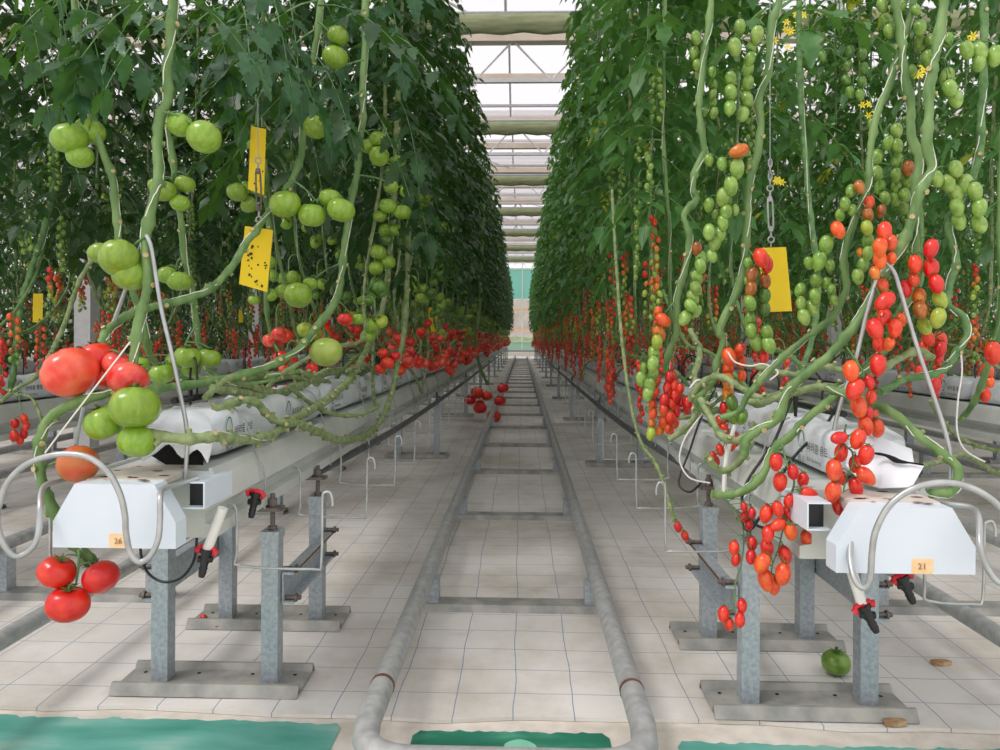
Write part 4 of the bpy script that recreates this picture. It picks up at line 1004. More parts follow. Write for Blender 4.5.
# ---- cherry side
t = CV('cherry vine with a straight upper stem and orange fruit, next to the central aisle', (697, 400, 2.3))
hstem(t, [(712, -30), (711, 0), (708, 29), (704, 53), (701, 88), (699, 107), (703, 141), (704, 152), (695, 171), (693, 190), (696, 200), (684, 215), (689, 235), (688, 252), (684, 273), (677, 300), (676, 334), (669, 352), (667, 371), (676, 392), (698, 400), (716, 392)], [2.2, 2.2, 2.2, 2.25], 5.2, seed=50)
htruss(t, (700, 240, 2.15), [(697, 249, 6, 'b'), (701, 258, 6.5, 'l'), (700.5, 266, 6.5, 'l'), (697, 277, 6.5, 'l', -30), (696, 288, 6.5, 'l', -30), (693, 297, 6.5, 'l', -30), (691, 306, 6.5, 'l', -40), (685, 318, 7, 'l', 30), (697, 311, 5.5, 'l')], 2.1, 'cherry', 51, label='drooping string of pale green fruit')
htruss(t, (674, 302, 2.2), [(663, 320, 7, 'q', -50), (659, 333, 7, 'o', -30), (657, 342, 6.5, 'y'), (654, 354, 7, 'l'), (653, 364, 7, 'l'), (653, 374, 6.5, 'l'), (650, 385, 6.5, 'l'), (641, 379, 6.5, 'l'), (648, 394, 6.5, 'l'), (658, 312, 5, 'q'), (644, 368, 5, 'g'), (655, 380, 5, 'q')], 2.15, 'cherry', 52, label='string of fruit turning from orange to green')
htruss(t, (668, 366, 2.2), [(669, 377, 5, 'r'), (656.5, 382, 5, 'q'), (654.5, 393, 5, 'r'), (653, 405, 5, 'q'), (653, 414, 5, 'q'), (652, 424, 4.5, 'o'), (651, 434, 5.5, 'y'), (660, 430, 5, 'o'), (667, 388, 5, 'r'), (674, 386, 5.5, 'r'), (680, 389, 5, 'r'), (674.6, 397, 6, 'r'), (664, 400, 5.5, 'r'), (671, 404.5, 6, 'r'), (664, 411, 5.5, 'q'), (676, 410, 5.5, 'r'), (671, 418, 6, 'r'), (664, 421, 6, 'q'), (675, 423, 5, 'q'), (681, 401, 5, 'r'), (688, 403, 5.5, 'r'), (687, 409, 5, 'r'), (668, 428, 5, 'q')], 2.15, 'cherry', 53, label='crowded bunch of ripe red fruit')
htruss(t, (702, 30, 2.2), [(696, 38, 6, 'g'), (694, 53, 5.5, 'g'), (697, 65, 5, 'g'), (699, 74, 5, 'g'), (712, 72, 5, 'g'), (713, 85, 5, 'g'), (713, 94, 4.5, 'g'), (713, 103, 4.5, 'g'), (714, 113, 5, 'g'), (704, 112, 4.5, 'g')], 2.2, 'cherry', 54)
t = CV('cherry vine with a wavy stem passing beside the yellow card over the gutter', (697, 420, 2.0))
hstem(t, [(780, -30), (779, 0), (771, 27), (769, 67), (759, 101), (761, 123), (757, 155), (748, 187), (747, 228), (743, 268), (736, 295), (720, 327), (723, 343), (717, 365), (716, 378), (704, 391), (697, 401), (706, 412), (720, 410), (733, 412)], [1.95, 1.93, 1.95, 2.0], 6, seed=55)
htruss(t, (768, 28, 1.95), [(740, 27, 6.5, 'g'), (757, 35, 7.5, 'l'), (735, 47, 7.5, 'l'), (751, 49, 6, 'g'), (750, 59, 6, 'g'), (748, 70, 6.5, 'g'), (731, 79, 6.5, 'g'), (748, 83, 6.5, 'g'), (731, 92, 7, 'g'), (747, 99, 7, 'g'), (730, 108, 7, 'g'), (743, 114, 7, 'l')], 1.9, 'cherry', 56, label='paired green fruit near the top')
htruss(t, (757, 155, 1.95), [(739, 151, 8, 'o', 70), (737, 169, 8.5, 'l'), (731, 186, 8, 'l'), (723, 197, 8, 'l'), (731, 187, 7, 'l'), (726, 201, 7, 'g'), (726, 212, 7, 'g'), (720, 234, 7, 'l'), (709, 232, 7, 'l'), (715, 243, 7, 'l'), (723, 223, 6.5, 'l'), (712, 256, 6, 'l'), (709, 205, 6, 'g'), (709, 160, 5.5, 'g'), (722, 164, 6, 'g'), (716, 215, 5, 'g'), (735, 210, 5, 'l')], 1.9, 'cherry', 57, label='long string of pale green fruit with one orange')
htruss(t, (745, 244, 1.95), [(761, 258, 8.5, 'r'), (767, 265, 7, 'r'), (752, 275, 6.5, 'b'), (765, 281, 6.5, 'b'), (751, 289, 6.5, 'b'), (765, 296, 6.5, 'd'), (750, 303, 7, 'g'), (750, 320, 6.5, 'g'), (751, 331, 6.5, 'g'), (756, 342, 7.5, 'l'), (769, 345, 7.5, 'l'), (765, 309, 6, 'd'), (767, 333, 7, 'g'), (748, 263, 5, 'g'), (747, 281, 4, 'g'), (764, 357, 6, 'r')], 1.88, 'cherry', 58, label='fruit string ripening from red down to green across the yellow card')
htruss(t, (722, 335, 2.0), [(729, 357, 8, 'q'), (728, 369, 7, 'q'), (728, 381, 7, 'o'), (728, 393, 7, 'o'), (732, 403, 7, 'd'), (733, 415, 7.5, 'g'), (742, 417, 6.5, 'g'), (721, 420, 6.5, 'q', 60), (740, 350, 6, 'q'), (741, 362, 6, 'q'), (742, 376, 5, 'q'), (725, 409, 6, 'r'), (724, 430, 5.5, 'r'), (735, 440, 6, 'r'), (731, 444, 6, 'q'), (720, 450, 5, 'r'), (712, 457, 4.5, 'r'), (716, 462, 4.5, 'r')], 1.93, 'cherry', 59, label='string of orange fruit with green tips')
t = CV('cherry vine stem slanting down from top centre into the tangle, pale twine along it', (742, 400, 1.75))
hstem(t, [(914, -30), (913, 0), (909, 21), (899, 53), (888, 88), (877, 115), (871, 144), (869, 165), (867, 189), (853, 224), (844, 259), (846, 290), (832, 317), (808, 336), (783, 357), (762, 379), (748, 395), (738, 412), (720, 418)], [1.7, 1.7, 1.72, 1.78], 5.2, 'stem', seed=60)
htruss(t, (868, 92, 1.72), [(872, 124, 5, 'g'), (896.5, 131, 6.5, 'l'), (897, 146, 6.5, 'g'), (897, 161, 6.5, 'g'), (896, 175, 6, 'g'), (896.5, 187, 6, 'g'), (908, 168.5, 6.5, 'b'), (877, 157, 6.5, 'g'), (877, 173, 6.5, 'g'), (880, 187, 6, 'g'), (888, 143, 6, 'g'), (908, 181, 6.5, 'g'), (885, 198, 6, 'g'), (895, 199, 6, 'g'), (905, 195, 6, 'g'), (903, 208, 5.5, 'g')], 1.78, 'cherry', 61, label='thick bunch of green fruit with a brown one')
htruss(t, (863, 192, 1.72), [(859.5, 187, 6, 'b'), (851, 191, 6, 'g'), (845, 204, 6, 'g'), (840, 215, 5.5, 'g'), (852, 210, 5, 'g'), (869, 203, 6, 'q'), (868, 215, 6, 'b'), (881, 211, 5.5, 'b'), (867, 228, 6.5, 'y'), (868, 241, 6.5, 'g'), (868, 253, 6, 'l'), (863, 265, 6, 'l'), (858, 276.5, 6.5, 'l'), (861, 253, 4.5, 'o')], 1.68, 'cherry', 62, label='green and brown fruit in a double line')
htruss(t, (846, 228, 1.72), [(838, 230, 7.5, 'q', -20), (826, 245, 8, 'g'), (819, 261, 8, 'g'), (816, 281, 6.5, 'g'), (815, 296, 6.5, 'g'), (812, 308, 7, 'l'), (804, 317, 7, 'l'), (800, 290, 6, 'g'), (801, 303, 6, 'g'), (809, 263, 5.5, 'g'), (830, 265, 5.5, 'g'), (831, 290, 5.5, 'g'), (834, 300, 5, 'g'), (826, 283, 5, 'g')], 1.66, 'cherry', 63, label='spreading string of green fruit with a red one on top')
t = CV('thickest cherry vine, its stem bending through the middle of the front tangle', (745, 447, 1.65))
hstem(t, [(946, -30), (944, 0), (940, 32), (936, 53), (933, 70), (929, 90), (929, 115), (927, 145), (932, 168), (924, 184), (917, 200), (912, 219), (905, 237), (893, 259), (877, 285), (861, 317), (840, 343), (824, 360), (808, 372), (788, 391), (779, 416), (762, 428), (746, 440), (744, 455)], [1.62, 1.6, 1.6, 1.62, 1.66], 7.5, seed=64)
htruss(t, (888, 228, 1.6), [(884.5, 231, 8, 'r', 10), (891, 243, 7, 'q'), (880, 247, 8, 'q'), (880, 260, 7.5, 'q'), (875, 273, 6, 'o'), (883, 286, 6.5, 'q'), (892, 258, 5, 'q')], 1.56, 'cherry', 65, label='red fruit beside the crossing stems')
htruss(t, (876, 287, 1.58), [(885, 301, 9, 'r', 50), (883.5, 317, 8, 'r', 30), (875, 329, 9, 'r', -10), (879, 343.5, 7, 'r'), (895, 328, 8, 'r'), (901, 320, 6, 'q'), (889, 344, 6, 'q')], 1.55, 'cherry', 66, label='large red fruit in the fork of the stems')
htruss(t, (845, 345, 1.62), [(851, 371, 9, 'q'), (878, 365, 9, 'r'), (855, 389, 9.5, 'r', 30), (859, 407, 9, 'q'), (866, 426, 8, 'q'), (877, 428, 8, 'q'), (869, 382, 6, 'r'), (871, 397, 6, 'r'), (868, 413, 6, 'r'), (874, 415, 5, 'q')], 1.52, 'cherry', 67, label='string of bright red fruit')
htruss(t, (846, 425, 1.58), [(839, 438, 7.5, 'r', 80), (858, 439, 8.5, 'r', 20), (866, 455, 8.5, 'r', 10), (841, 453, 7.5, 'r'), (834, 470, 9, 'q', 10), (855, 464, 7, 'r'), (866, 476, 8.5, 'q', -40), (856, 487, 8, 'r'), (833, 492, 9, 'q', 8), (842, 478, 6, 'r'), (839, 506, 7.5, 'r'), (855, 503, 8, 'r'), (857, 514, 6, 'r')], 1.46, 'cherry', 68, label='dense bunch of ripe fruit hanging before the end cap')
htruss(t, (920, 226, 1.62), [(931, 248.5, 8, 'r'), (931, 268, 8.5, 'r'), (936.5, 284, 8, 'r'), (940, 300, 8, 'y'), (938, 318, 8.5, 'y'), (919, 297, 7.5, 'o'), (920.5, 310, 7.5, 'b'), (924.5, 326, 7.5, 'y'), (915, 264, 7.5, 'r'), (905, 289, 7.5, 'r'), (914, 280, 6, 'q')], 1.58, 'cherry', 69, label='string grading from red at the top to yellow green')
t = CV('cherry vine ending in a stem that snakes low towards the central aisle', (714, 494, 1.6))
hstem(t, [(896, -30), (895, 0), (899, 24), (902, 50), (905, 77), (911, 107), (911, 133), (919, 160), (916, 190), (920, 229), (917, 250), (920, 277), (911, 295), (895, 320), (888, 345), (870, 366), (848, 386), (828, 402), (808, 418), (788, 438), (774, 450), (762, 476), (745, 490), (728, 495), (712, 494)], [1.64, 1.66, 1.66, 1.6, 1.58], 6.4, seed=70)
htruss(t, (782, 444, 1.56), [(776, 462, 7.5, 'r', 0), (780, 482, 8, 'r', 0), (793, 472, 6.5, 'r'), (803, 480, 6.5, 'r'), (809, 494, 7.5, 'r', -70), (798, 501, 6.5, 'r'), (789, 501, 6, 'r'), (766, 514, 7.5, 'r'), (778, 509, 6.5, 'r'), (789, 514, 6.5, 'r'), (778, 525, 7, 'r', 60), (805, 520, 6.5, 'r'), (791, 532, 7.5, 'q'), (807, 538, 7.5, 'q'), (768, 534, 7, 'r'), (767, 548, 7.5, 'r'), (762, 563, 8.5, 'q', 30), (785, 555, 7.5, 'r'), (783, 574, 9, 'q'), (766, 580, 9, 'q'), (774, 586, 7, 'q'), (802, 507, 6.5, 'r')], 1.50, 'cherry', 71, label='longest bunch of ripe red fruit, hanging below the gutter')
htruss(t, (722, 494, 1.58), [(744, 507, 4, 'r'), (744, 517, 4.5, 'r'), (752, 513, 4.5, 'r'), (749, 525, 4.5, 'r'), (734, 548, 6, 'r'), (752, 544, 6, 'r'), (751, 557, 6, 'r'), (736, 560, 5.5, 'r'), (742, 606, 5.8, 'r'), (723.5, 614, 6.5, 'r'), (740, 620, 6, 'r'), (729, 624, 6, 'r')], 1.56, 'cherry', 72, rach=[(732, 508, 1.57), (743, 530, 1.57), (742, 560, 1.57), (735, 585, 1.57), (734, 612, 1.57)], label='sparse string of small red fruit reaching lowest')
htruss(t, (676, 500, 1.9), [(678, 527, 4.5, 'r'), (685, 536, 4.5, 'r')], 1.9, 'cherry', 73, rach=[(672, 510, 1.9), (676, 522, 1.9)])
t = CV('cherry vine descending past the fruit strings into a short cut stub', (882, 392, 1.7))
hstem(t, [(984, -30), (984, 40), (983, 85), (981, 115), (981, 144), (975, 171), (962, 200), (948, 222), (953, 245), (956, 262), (950, 285), (948, 305), (962, 316), (967, 335), (955, 355), (946, 368), (931, 375), (905, 379), (892, 386), (880, 392)], [1.75, 1.72, 1.7, 1.62], 5.5, 'stemD', seed=74)
htruss(t, (952, 150, 1.68), [(956, 169, 7.5, 'l'), (965, 183.5, 8.5, 'l'), (975, 191.5, 8, 'l'), (948, 183.5, 8, 'l'), (937, 179, 7, 'l'), (955.5, 193, 8, 'l'), (979.5, 207.5, 8, 'l'), (979.5, 224, 8, 'l'), (957, 207, 7.5, 'l'), (959, 221, 7.5, 'l')], 1.66, 'cherry', 75, label='forked string of pale green fruit')
htruss(t, (944, 60, 1.66), [(967, 50, 7.5, 'l'), (979, 51, 8.5, 'l'), (979, 63, 7, 'l'), (995, 56, 8.5, 'l'), (928, 59, 7.5, 'g'), (947, 77, 7.5, 'l'), (950, 88, 7.5, 'l'), (956, 99, 7.5, 'l'), (920, 28, 7, 'g'), (920, 43, 6.5, 'g'), (931, 41, 6.5, 'g'), (948, 40, 6, 'g'), (912, 71, 5.5, 'g')], 1.68, 'cherry', 76, rach=[(955, 45, 1.68), (975, 41, 1.68), (998, 42, 1.68)], label='green fruit spread along an arching stalk')
htruss(t, (895, 3, 1.68), [(882, 5, 6, 'g'), (886, 20, 6, 'g'), (889, 31, 6, 'g'), (902, 6, 5, 'g'), (916, 10, 5, 'g')], 1.68, 'cherry', 77)
htruss(t, (962, 320, 1.7), [(928.5, 338, 6.5, 'r'), (941, 339, 6.5, 'r'), (940.5, 349, 6.5, 'r'), (923.5, 348, 6.5, 'r'), (922, 357, 5.5, 'r'), (938, 357, 6, 'r'), (934, 385, 7.5, 'r'), (938, 374, 6, 'r'), (920, 372, 6, 'r')], 1.78, 'cherry', 78, label='red fruit behind the leaning rod')
t = CV('stout cherry vine stem turning back under itself at the edge of the end cap', (864, 467, 1.55))
hstem(t, [(826, 388), (850, 395), (875, 405), (897, 416), (922, 439), (945, 456), (958, 468), (957, 480), (952, 491), (935, 494), (918, 493), (895, 486), (880, 476), (864, 462)], [1.62, 1.55, 1.5, 1.52, 1.6], 7, 'stem', seed=80)
t = CV('short flattened cherry stem with a pale cut end across the leaning rod', (886, 368, 1.62))
hstem(t, [(932, 358), (920, 351), (908, 354), (893, 362), (880, 369), (862, 372)], [1.62, 1.6, 1.64], 6, 'stemO', seed=81, twine=False)
t = CV('cherry vine at the picture edge with a single heart-shaped red fruit', (995, 340, 1.75))
hstem(t, [(1004, 120), (1000, 230), (1003, 300), (990, 360), (975, 400), (960, 420)], [2.0, 1.95, 2.2], 4.5, seed=82, twine=False)
htruss(t, (1000, 322, 1.9), [(993, 353, 9.5, 'r', 0)], 1.85, 'cherry', 83)
htruss(t, (1000, 240, 2.1), [(985, 395, 6, 'r'), (988, 370, 6, 'q'), (990, 382, 5, 'q')], 2.1, 'cherry', 84, rach=[(995, 350, 2.1), (988, 380, 2.1)])
# the knotted old stems lying over the gutter end
OLD = [([(700, 398), (712, 420), (722, 436), (738, 440), (756, 428)], [1.95, 1.85, 1.8], 5.5, 'gnarled grey-green cherry stem hooking down beside the white tube'),
       ([(690, 400), (700, 384), (718, 376), (738, 386), (760, 398), (786, 392)], [2.0, 1.9, 1.8], 5, 'gnarled cherry stem arching over the second grow bag'),
       ([(745, 400), (760, 404), (775, 398), (796, 392), (812, 388), (838, 386)], [1.8, 1.75, 1.7], 5.5, 'grey-green cherry stem lying level between the crossing vines'),
       ([(668, 440), (690, 424), (698, 400), (694, 376), (700, 352), (690, 330)], [2.1, 2.1, 2.3], 4.5, 'old cherry stem rising crookedly beside the crowded red bunch'),
       ([(752, 440), (742, 458), (728, 470), (716, 468), (706, 455)], [1.72, 1.7, 1.7], 5.5, 'stubby old cherry stem curling under the gutter lip'),
       ([(612, 190), (616, 260), (621, 330), (629, 395), (640, 440), (655, 462), (664, 485), (670, 506), (675, 520)], [2.9, 2.6, 2.3, 1.95], 2.4, 'thin cherry stem dangling in front of the gutter side'),
       ([(756, 366), (776, 372), (800, 374), (822, 366), (846, 372)], [1.9, 1.85, 1.8], 5, 'cherry stem with cut stubs running level above the bags'),
       ([(905, 470), (940, 462), (965, 455), (990, 470), (1010, 478)], [2.6, 2.8, 3.0], 3.2, 'olive cherry stem trailing behind the torn bag'),
       ([(930, 400), (950, 430), (975, 445), (1005, 452)], [3.0, 3.1, 3.2], 3, 'olive cherry stem drooping off the neighbouring gutter')]
for i, (px, Ys, rp, lab) in enumerate(OLD):
    t = CV(lab, (px[0][0], px[0][1], Ys[0])); hstem(t, px, Ys, rp, 'stemO', nodes=.05, seed=90 + i, twine=False)
t = CV('cherry vine bearing fresh green leaves high over the yellow card', (800, 60, 2.3)); YFL = t
hstem(t, [(800, -40), (799, 40), (801, 100), (806, 170), (812, 230), (818, 280), (812, 340), (795, 380)], [2.4, 2.4, 2.3], 4, 'stemD', seed=99)
htruss(t, (806, 60, 2.35), [(820, 40, 5, 'd'), (818, 48, 5, 'd'), (822, 56, 5, 'd'), (850, 52, 5, 'd'), (862, 54, 5.5, 'd'), (848, 66, 5, 'd'), (864, 68, 5, 'd'), (846, 80, 5, 'd'), (862, 82, 5, 'd'), (850, 92, 5, 'g'), (860, 95, 5, 'g')], 2.3, 'cherry', 100)
hleaves(t, [(800, 10, 2.3, .8, 0, -.3, .28, .7), (800, 0, 2.3, -.9, 0, -.3, .3, .8), (800, 30, 2.35, .3, -.5, .6, .26, .7), (800, -10, 2.2, -.2, -.3, -.8, .26, .7), (802, 110, 2.4, .8, -.2, .3, .26, .7)], ('leafB', 'stem'), seed=14)

for i, (x, y, Y) in enumerate(((786, 28, 2.6), (779, 41, 2.6), (776, 174, 2.7), (925, 72, 2.4), (975, 36, 2.3), (868, 108, 2.7), (617, 27, 4.5), (797, 18, 2.6))):
    b = MB(); rr = random.Random(i); o_ = P(x, y, Y)
    for q in range(4):
        c = o_ + Vector((rr.uniform(-.03, .03), rr.uniform(-.02, .02), rr.uniform(-.03, .03)))
        for k in range(6):
            a = k * PI / 3; d = Vector((math.cos(a), rr.uniform(-.4, .1), math.sin(a))); u = Vector((-math.sin(a), 0, math.cos(a)))
            b.add([c, c + d * .008 + u * .003, c + d * .017, c + d * .008 - u * .003], [(0, 1, 2, 3)], 0)
        b.tube([c, c + Vector((0, .012, .02))], .0012, 4, 1)
    part('flower_spray', b, ['flower', 'stem'], YFL, 'small yellow blossoms')
# neighbouring row vine at the beefsteak side: bare cherry stems and one low bunch
t = CV('cherry vine of the neighbouring row with its lowest bunch hanging over the gutter side', (5, 400, 3.0))
hstem(t, [(58, 170), (48, 215), (38, 250), (22, 300), (18, 330), (10, 390), (-10, 402)], [3.2, 3.1, 3.0], 4, 'stemD', seed=110, twine=False)
hstem(t, [(100, 250), (80, 280), (62, 330), (40, 372), (18, 388), (0, 402)], [3.1, 3.0, 2.9], 3.4, 'stemO', seed=111, twine=False, name='side_stem')
hstem(t, [(-5, 384), (15, 394), (30, 397), (38, 410), (42, 424)], [2.95, 2.9, 2.85], 2.4, 'stemO', seed=112, twine=False, name='side_stem')
htruss(t, (17, 388, 2.9), [(24, 419, 4.5, 'r'), (15, 424, 4.8, 'r'), (26, 427, 4.2, 'r'), (24, 434, 4.2, 'r'), (14, 436, 5, 'r'), (20, 440, 4.5, 'r')], 2.85, 'cherry', 113, label='small bunch of red fruit against the gutter')
htruss(t, (30, 215, 3.0), [(24, 228, 3.2, 'g'), (28, 223, 3.2, 'g'), (20, 235, 3.2, 'g'), (32, 232, 3.2, 'g'), (22, 243, 3.2, 'g'), (29, 240, 3.2, 'g'), (31, 248, 3.2, 'g'), (24, 251, 3.2, 'g')], 3.0, 'cherry', 114)

# ------------------------------------------------------------------ rods, cards, valves, hooks
def rodthing(name, label, cat, px, Ys, r, m='rod', pn='rod'):
    pts = lerpY(px, Ys); t = thing(name, label, cat, pts[0]); b = MB(); b.tube(smooth(pts, 6), r, 14); part(pn, b, m, t); return t
rodthing('bent_rod', 'wavy galvanised steel rod curling in front of the end cap under the beefsteak vine', 'rod', [(198, 478), (184, 483), (172, 486), (162, 490), (160, 500), (160, 520), (158, 540), (150, 556), (139, 562), (130, 552), (126, 532), (125, 515), (120, 494), (108, 472), (90, 458), (68, 454), (45, 457), (24, 466), (8, 482), (0, 502), (-3, 522), (4, 545), (16, 556), (30, 550), (38, 535), (40, 510), (41, 494), (46, 485), (60, 481), (75, 478)], [1.48, 1.37, 1.35, 1.33, 1.33, 1.34, 1.38, 1.5], .0056)
rodthing('bent_rod', 'wavy galvanised steel rod curling in front of the end cap under the cherry vines', 'rod', [(842, 500), (846, 508), (852, 520), (850, 556), (855, 580), (864, 588), (870, 579), (872, 552), (876, 530), (889, 506), (910, 490), (934, 483), (958, 484), (982, 493), (1004, 512), (1016, 545), (1006, 580), (996, 580), (985, 563), (980, 544), (979, 520), (972, 508), (949, 504), (935, 500)], [1.45, 1.34, 1.32, 1.3, 1.3, 1.32, 1.45], .0056)
for nm, ap, l1, l2, Yv in (('beefsteak', (147, 236), [(152, 251), (161, 307), (171, 350), (179, 388), (187, 433), (185, 480)], [(141, 246), (124, 294), (107, 340), (97, 369), (84, 405), (75, 450)], (1.55, 1.52, 1.75)), ('cherry', (885, 262), [(894, 272), (901, 293), (917, 347), (930, 385), (949, 447), (950, 492)], [(877, 278), (867, 312), (856, 357), (837, 416), (830, 470), (834, 500)], (1.58, 1.52, 1.62))):
    t = thing('rod_frame', 'leaning pair of bright rods joined at the top behind the %s vines' % nm, 'frame', P(ap[0], ap[1], Yv[0]))
    b = MB(); b.tube(smooth(lerpY([ap] + l1, [Yv[0], Yv[1]]), 4), .0044, 12); part('rod', b, 'rod', t)
    b = MB(); b.tube(smooth(lerpY([ap] + l2, [Yv[0], Yv[2]]), 4), .0044, 12); part('rod', b, 'rod', t)
def card(px, Y, label, group=None, specks=10, seed=1):
    c = sum((P(x, y, Y) for x, y in px), Vector()) / 4; t = thing('sticky_card', label, 'sticky trap', c, group); b = MB()
    a = [P(x, y, Y + (.01 if i in (1, 2) else 0)) for i, (x, y) in enumerate(px)]; bk = [q + Vector((0, .0012, 0)) for q in a]
    b.add(a + bk, [(3, 2, 1, 0), (4, 5, 6, 7), (0, 1, 5, 4), (1, 2, 6, 5), (2, 3, 7, 6), (3, 0, 4, 7)]); part('sheet', b, 'card', t)
    if specks:
        rr = random.Random(seed); b = MB()
        for i in range(specks):
            u, v_ = rr.uniform(.08, .92), rr.uniform(.3, .95); q = a[0].lerp(a[1], u).lerp(a[3].lerp(a[2], u), v_) - Vector((0, .0012, 0)); s = rr.uniform(.0012, .004)
            b.add([q + Vector((s * math.cos(k * 1.25 + i) * rr.uniform(.6, 1.6), -.0003, s * math.sin(k * 1.25 + i) * 1.2)) for k in range(5)], [(0, 1, 2, 3, 4)])
        part('specks', b, 'speck', t)['kind'] = 'stuff'
    return t
card([(251, 126), (266, 129), (264, 195), (248, 189)], 2.06, 'upper yellow sticky card hanging in front of dark leaves', None, 6, 2)
card([(245, 226), (273, 230), (267, 292), (239, 284)], 2.02, 'lower yellow sticky card with a leaf scrap stuck on it', None, 22, 3)
card([(756, 248), (786, 247), (792, 311), (768, 312)], 2.02, 'large clean yellow sticky card beside the ripening cherry string', None, 0)
for i, (x, y, s, Y) in enumerate(((38, 308, 9, 4.4), (433, 320, 8, 5.4), (577, 332, 5, 9.5), (241, 316, 4, 6.5), (812, 40, 7, 5.2), (352, 318, 4, 7.5))):
    card([(x - s * .55, y - s * 1.6), (x + s * .55, y - s * 1.6), (x + s * .5, y + s * 1.6), (x - s * .6, y + s * 1.6)], Y, ('small distant yellow card in the row behind the beefsteak vines', 'yellow card among the green beefsteak fruit down the row', 'tiny yellow card low among the distant cherry vines beside the aisle', 'narrow yellow card far behind the two hanging yellow cards', 'yellow card high behind the cherry vines', 'tiny yellow card between distant beefsteak vines')[i], None, 0)
def turnbuckle(x, ytop, y0, y1, yb_, Y, label, chain=0):
    t = thing('turnbuckle', label, 'turnbuckle', P(x, y0, Y)); b = MB(); b.tube([P(x, ytop, Y), P(x, y0 - 14, Y)], .0012, 6); part('wire', b, 'galv', t)
    b = MB(); top = P(x, y0, Y); bot = P(x + 1, y1, Y); w_ = .006
    for s in (-1, 1): b.tube(smooth([top, top + Vector((s * w_, 0, -.008)), bot + Vector((s * w_, 0, .008)), bot], 3), .0026, 8)
    b.tube([top + Vector((0, 0, .004)), top - Vector((0, 0, .01))], .006, 8); b.tube([bot - Vector((0, 0, .004)), bot + Vector((0, 0, .01))], .006, 8); part('body', b, 'bolt' if not chain else 'galvD', t)
    for nm, p, s in (('upper_eye', top, 1), ('lower_hook', bot, -1)):
        b = MB(); b.tube([p, p + Vector((0, 0, s * .018))], .003, 8); c = p + Vector((0, 0, s * .026)); b.tube([c + Vector((math.cos(a * PI / 6) * .008, 0, math.sin(a * PI / 6) * .008)) for a in range(13)], .0022, 6); part(nm, b, 'galvD', t)
    b = MB(); b.tube([bot + Vector((0, 0, -.03)), P(x + 1, yb_, Y)], .0018, 6); part('tie', b, 'galvD', t)
    for k in range(chain):
        b = MB(); c = top + Vector((0, 0, .04 + k * .018)); ax_ = Vector((1, 0, 0)) if k % 2 else Vector((.4, .9, 0))
        b.tube([c + ax_ * (math.cos(a * PI / 5) * .005) + Vector((0, 0, math.sin(a * PI / 5) * .012)) for a in range(11)], .0018, 6); part('chain_link', b, 'galvD', t)
turnbuckle(258, -10, 170, 210, 229, 1.99, 'rusty turnbuckle on a wire in front of the upper yellow card')
turnbuckle(770, -10, 198, 230, 247, 2.02, 'bright turnbuckle on a chain above the large yellow card', 4)
t = thing('turnbuckle', 'small dark turnbuckle above the narrow distant card', 'turnbuckle', P(208, 280, 3.0)); b = MB(); b.tube([P(209, 150, 3), P(209, 290, 3)], .0012, 6); b.tube([P(209, 285, 3), P(209, 297, 3)], .01, 6); part('body', b, 'black', t)

def valve(pts, Y, ang, label, tube_from=None):
    x, y = pts; t = thing('drain_valve', label, 'valve', P(x, y, Y)); R_ = Matrix.Rotation(math.radians(ang), 3, 'Y'); o = P(x, y, Y)
    f = lambda a, c: o + R_ @ Vector((a * .8, 0, c * .8))
    b = MB(); b.tube([f(0, .012), f(0, -.015)], .0105, 12); b.tube([f(0, -.008) - Vector((.014, 0, 0)), f(0, -.008) + Vector((.014, 0, 0))], .007, 10); b.tube([f(0, -.012), f(0, -.03), f(0, -.031), f(0, -.04), f(0, -.041), f(0, -.055)], .01, 12, rs=[.009, .0075, .009, .007, .0085, .006]); b.tube([f(0, .010), f(0, .02)], .015, 12); part('body', b, 'black', t)
    b = MB(); b.tube([f(-.024, .012), f(-.018, .02), f(0, .022), f(.018, .02), f(.024, .012)], .008, 8, rs=[.004, .006, .007, .006, .004]); b.tube([f(0, .026), f(0, .006)], .009, 8)
    for s in (-1, 1): b.tube([f(s * .012, .018), f(s * .026, .010)], .007, 8, rs=[.006, .008])
    part('handle', b, 'redp', t, 'red butterfly handle')
    if tube_from: b = MB(); b.tube([P(*tube_from), f(0, .018)], .0105, 12); part('tube', b, 'white', t, 'white plastic tube')
valve((206, 556), 1.50, 12, 'drain valve with red handle on a slanting white tube under the beefsteak gutter', (223, 508, 1.50))
valve((255, 499), 1.68, 12, 'drain valve with red handle hung beside the beefsteak gutter', None)
valve((866, 612), 1.46, -28, 'drain valve with red handle on a white tube in front of the stand post', (850, 566, 1.5))
valve((904, 583), 1.50, -25, 'drain valve with red handle tucked just under the number 21 end cap', None)
def wirehook(px, Y0, Y1, r, label, group=None):
    pts = lerpY(px, [Y0, Y1]); t = thing('stem_hook', label, 'wire hook', pts[0], group); b = MB(); out = []
    for i, p in enumerate(pts): out.append(p)
    b.tube(smooth(out, 3), r, 8); part('wire', b, 'rod', t)
def hook3(X, y, s, label, group, z=.60, dx=.19):
    t = thing('stem_hook', label, 'wire hook', (X, y, z), group); x = X + s * .14
    pts = [(x - s * .02, y, z - .09), (x, y, z - .10), (x + s * .002, y, z - .2), (x + s * .01, y, z - .225), (x + s * (dx - .02), y, z - .23), (x + s * (dx), y, z - .215), (x + s * (dx + .002), y, z - .08), (x + s * (dx + .006), y, z - .062), (x + s * (dx + .018), y, z - .06), (x + s * (dx + .024), y, z - .075), (x + s * (dx + .024), y, z - .09)]
    b = MB(); b.tube(smooth(pts, 3), .0032, 8); part('wire', b, 'rod', t)
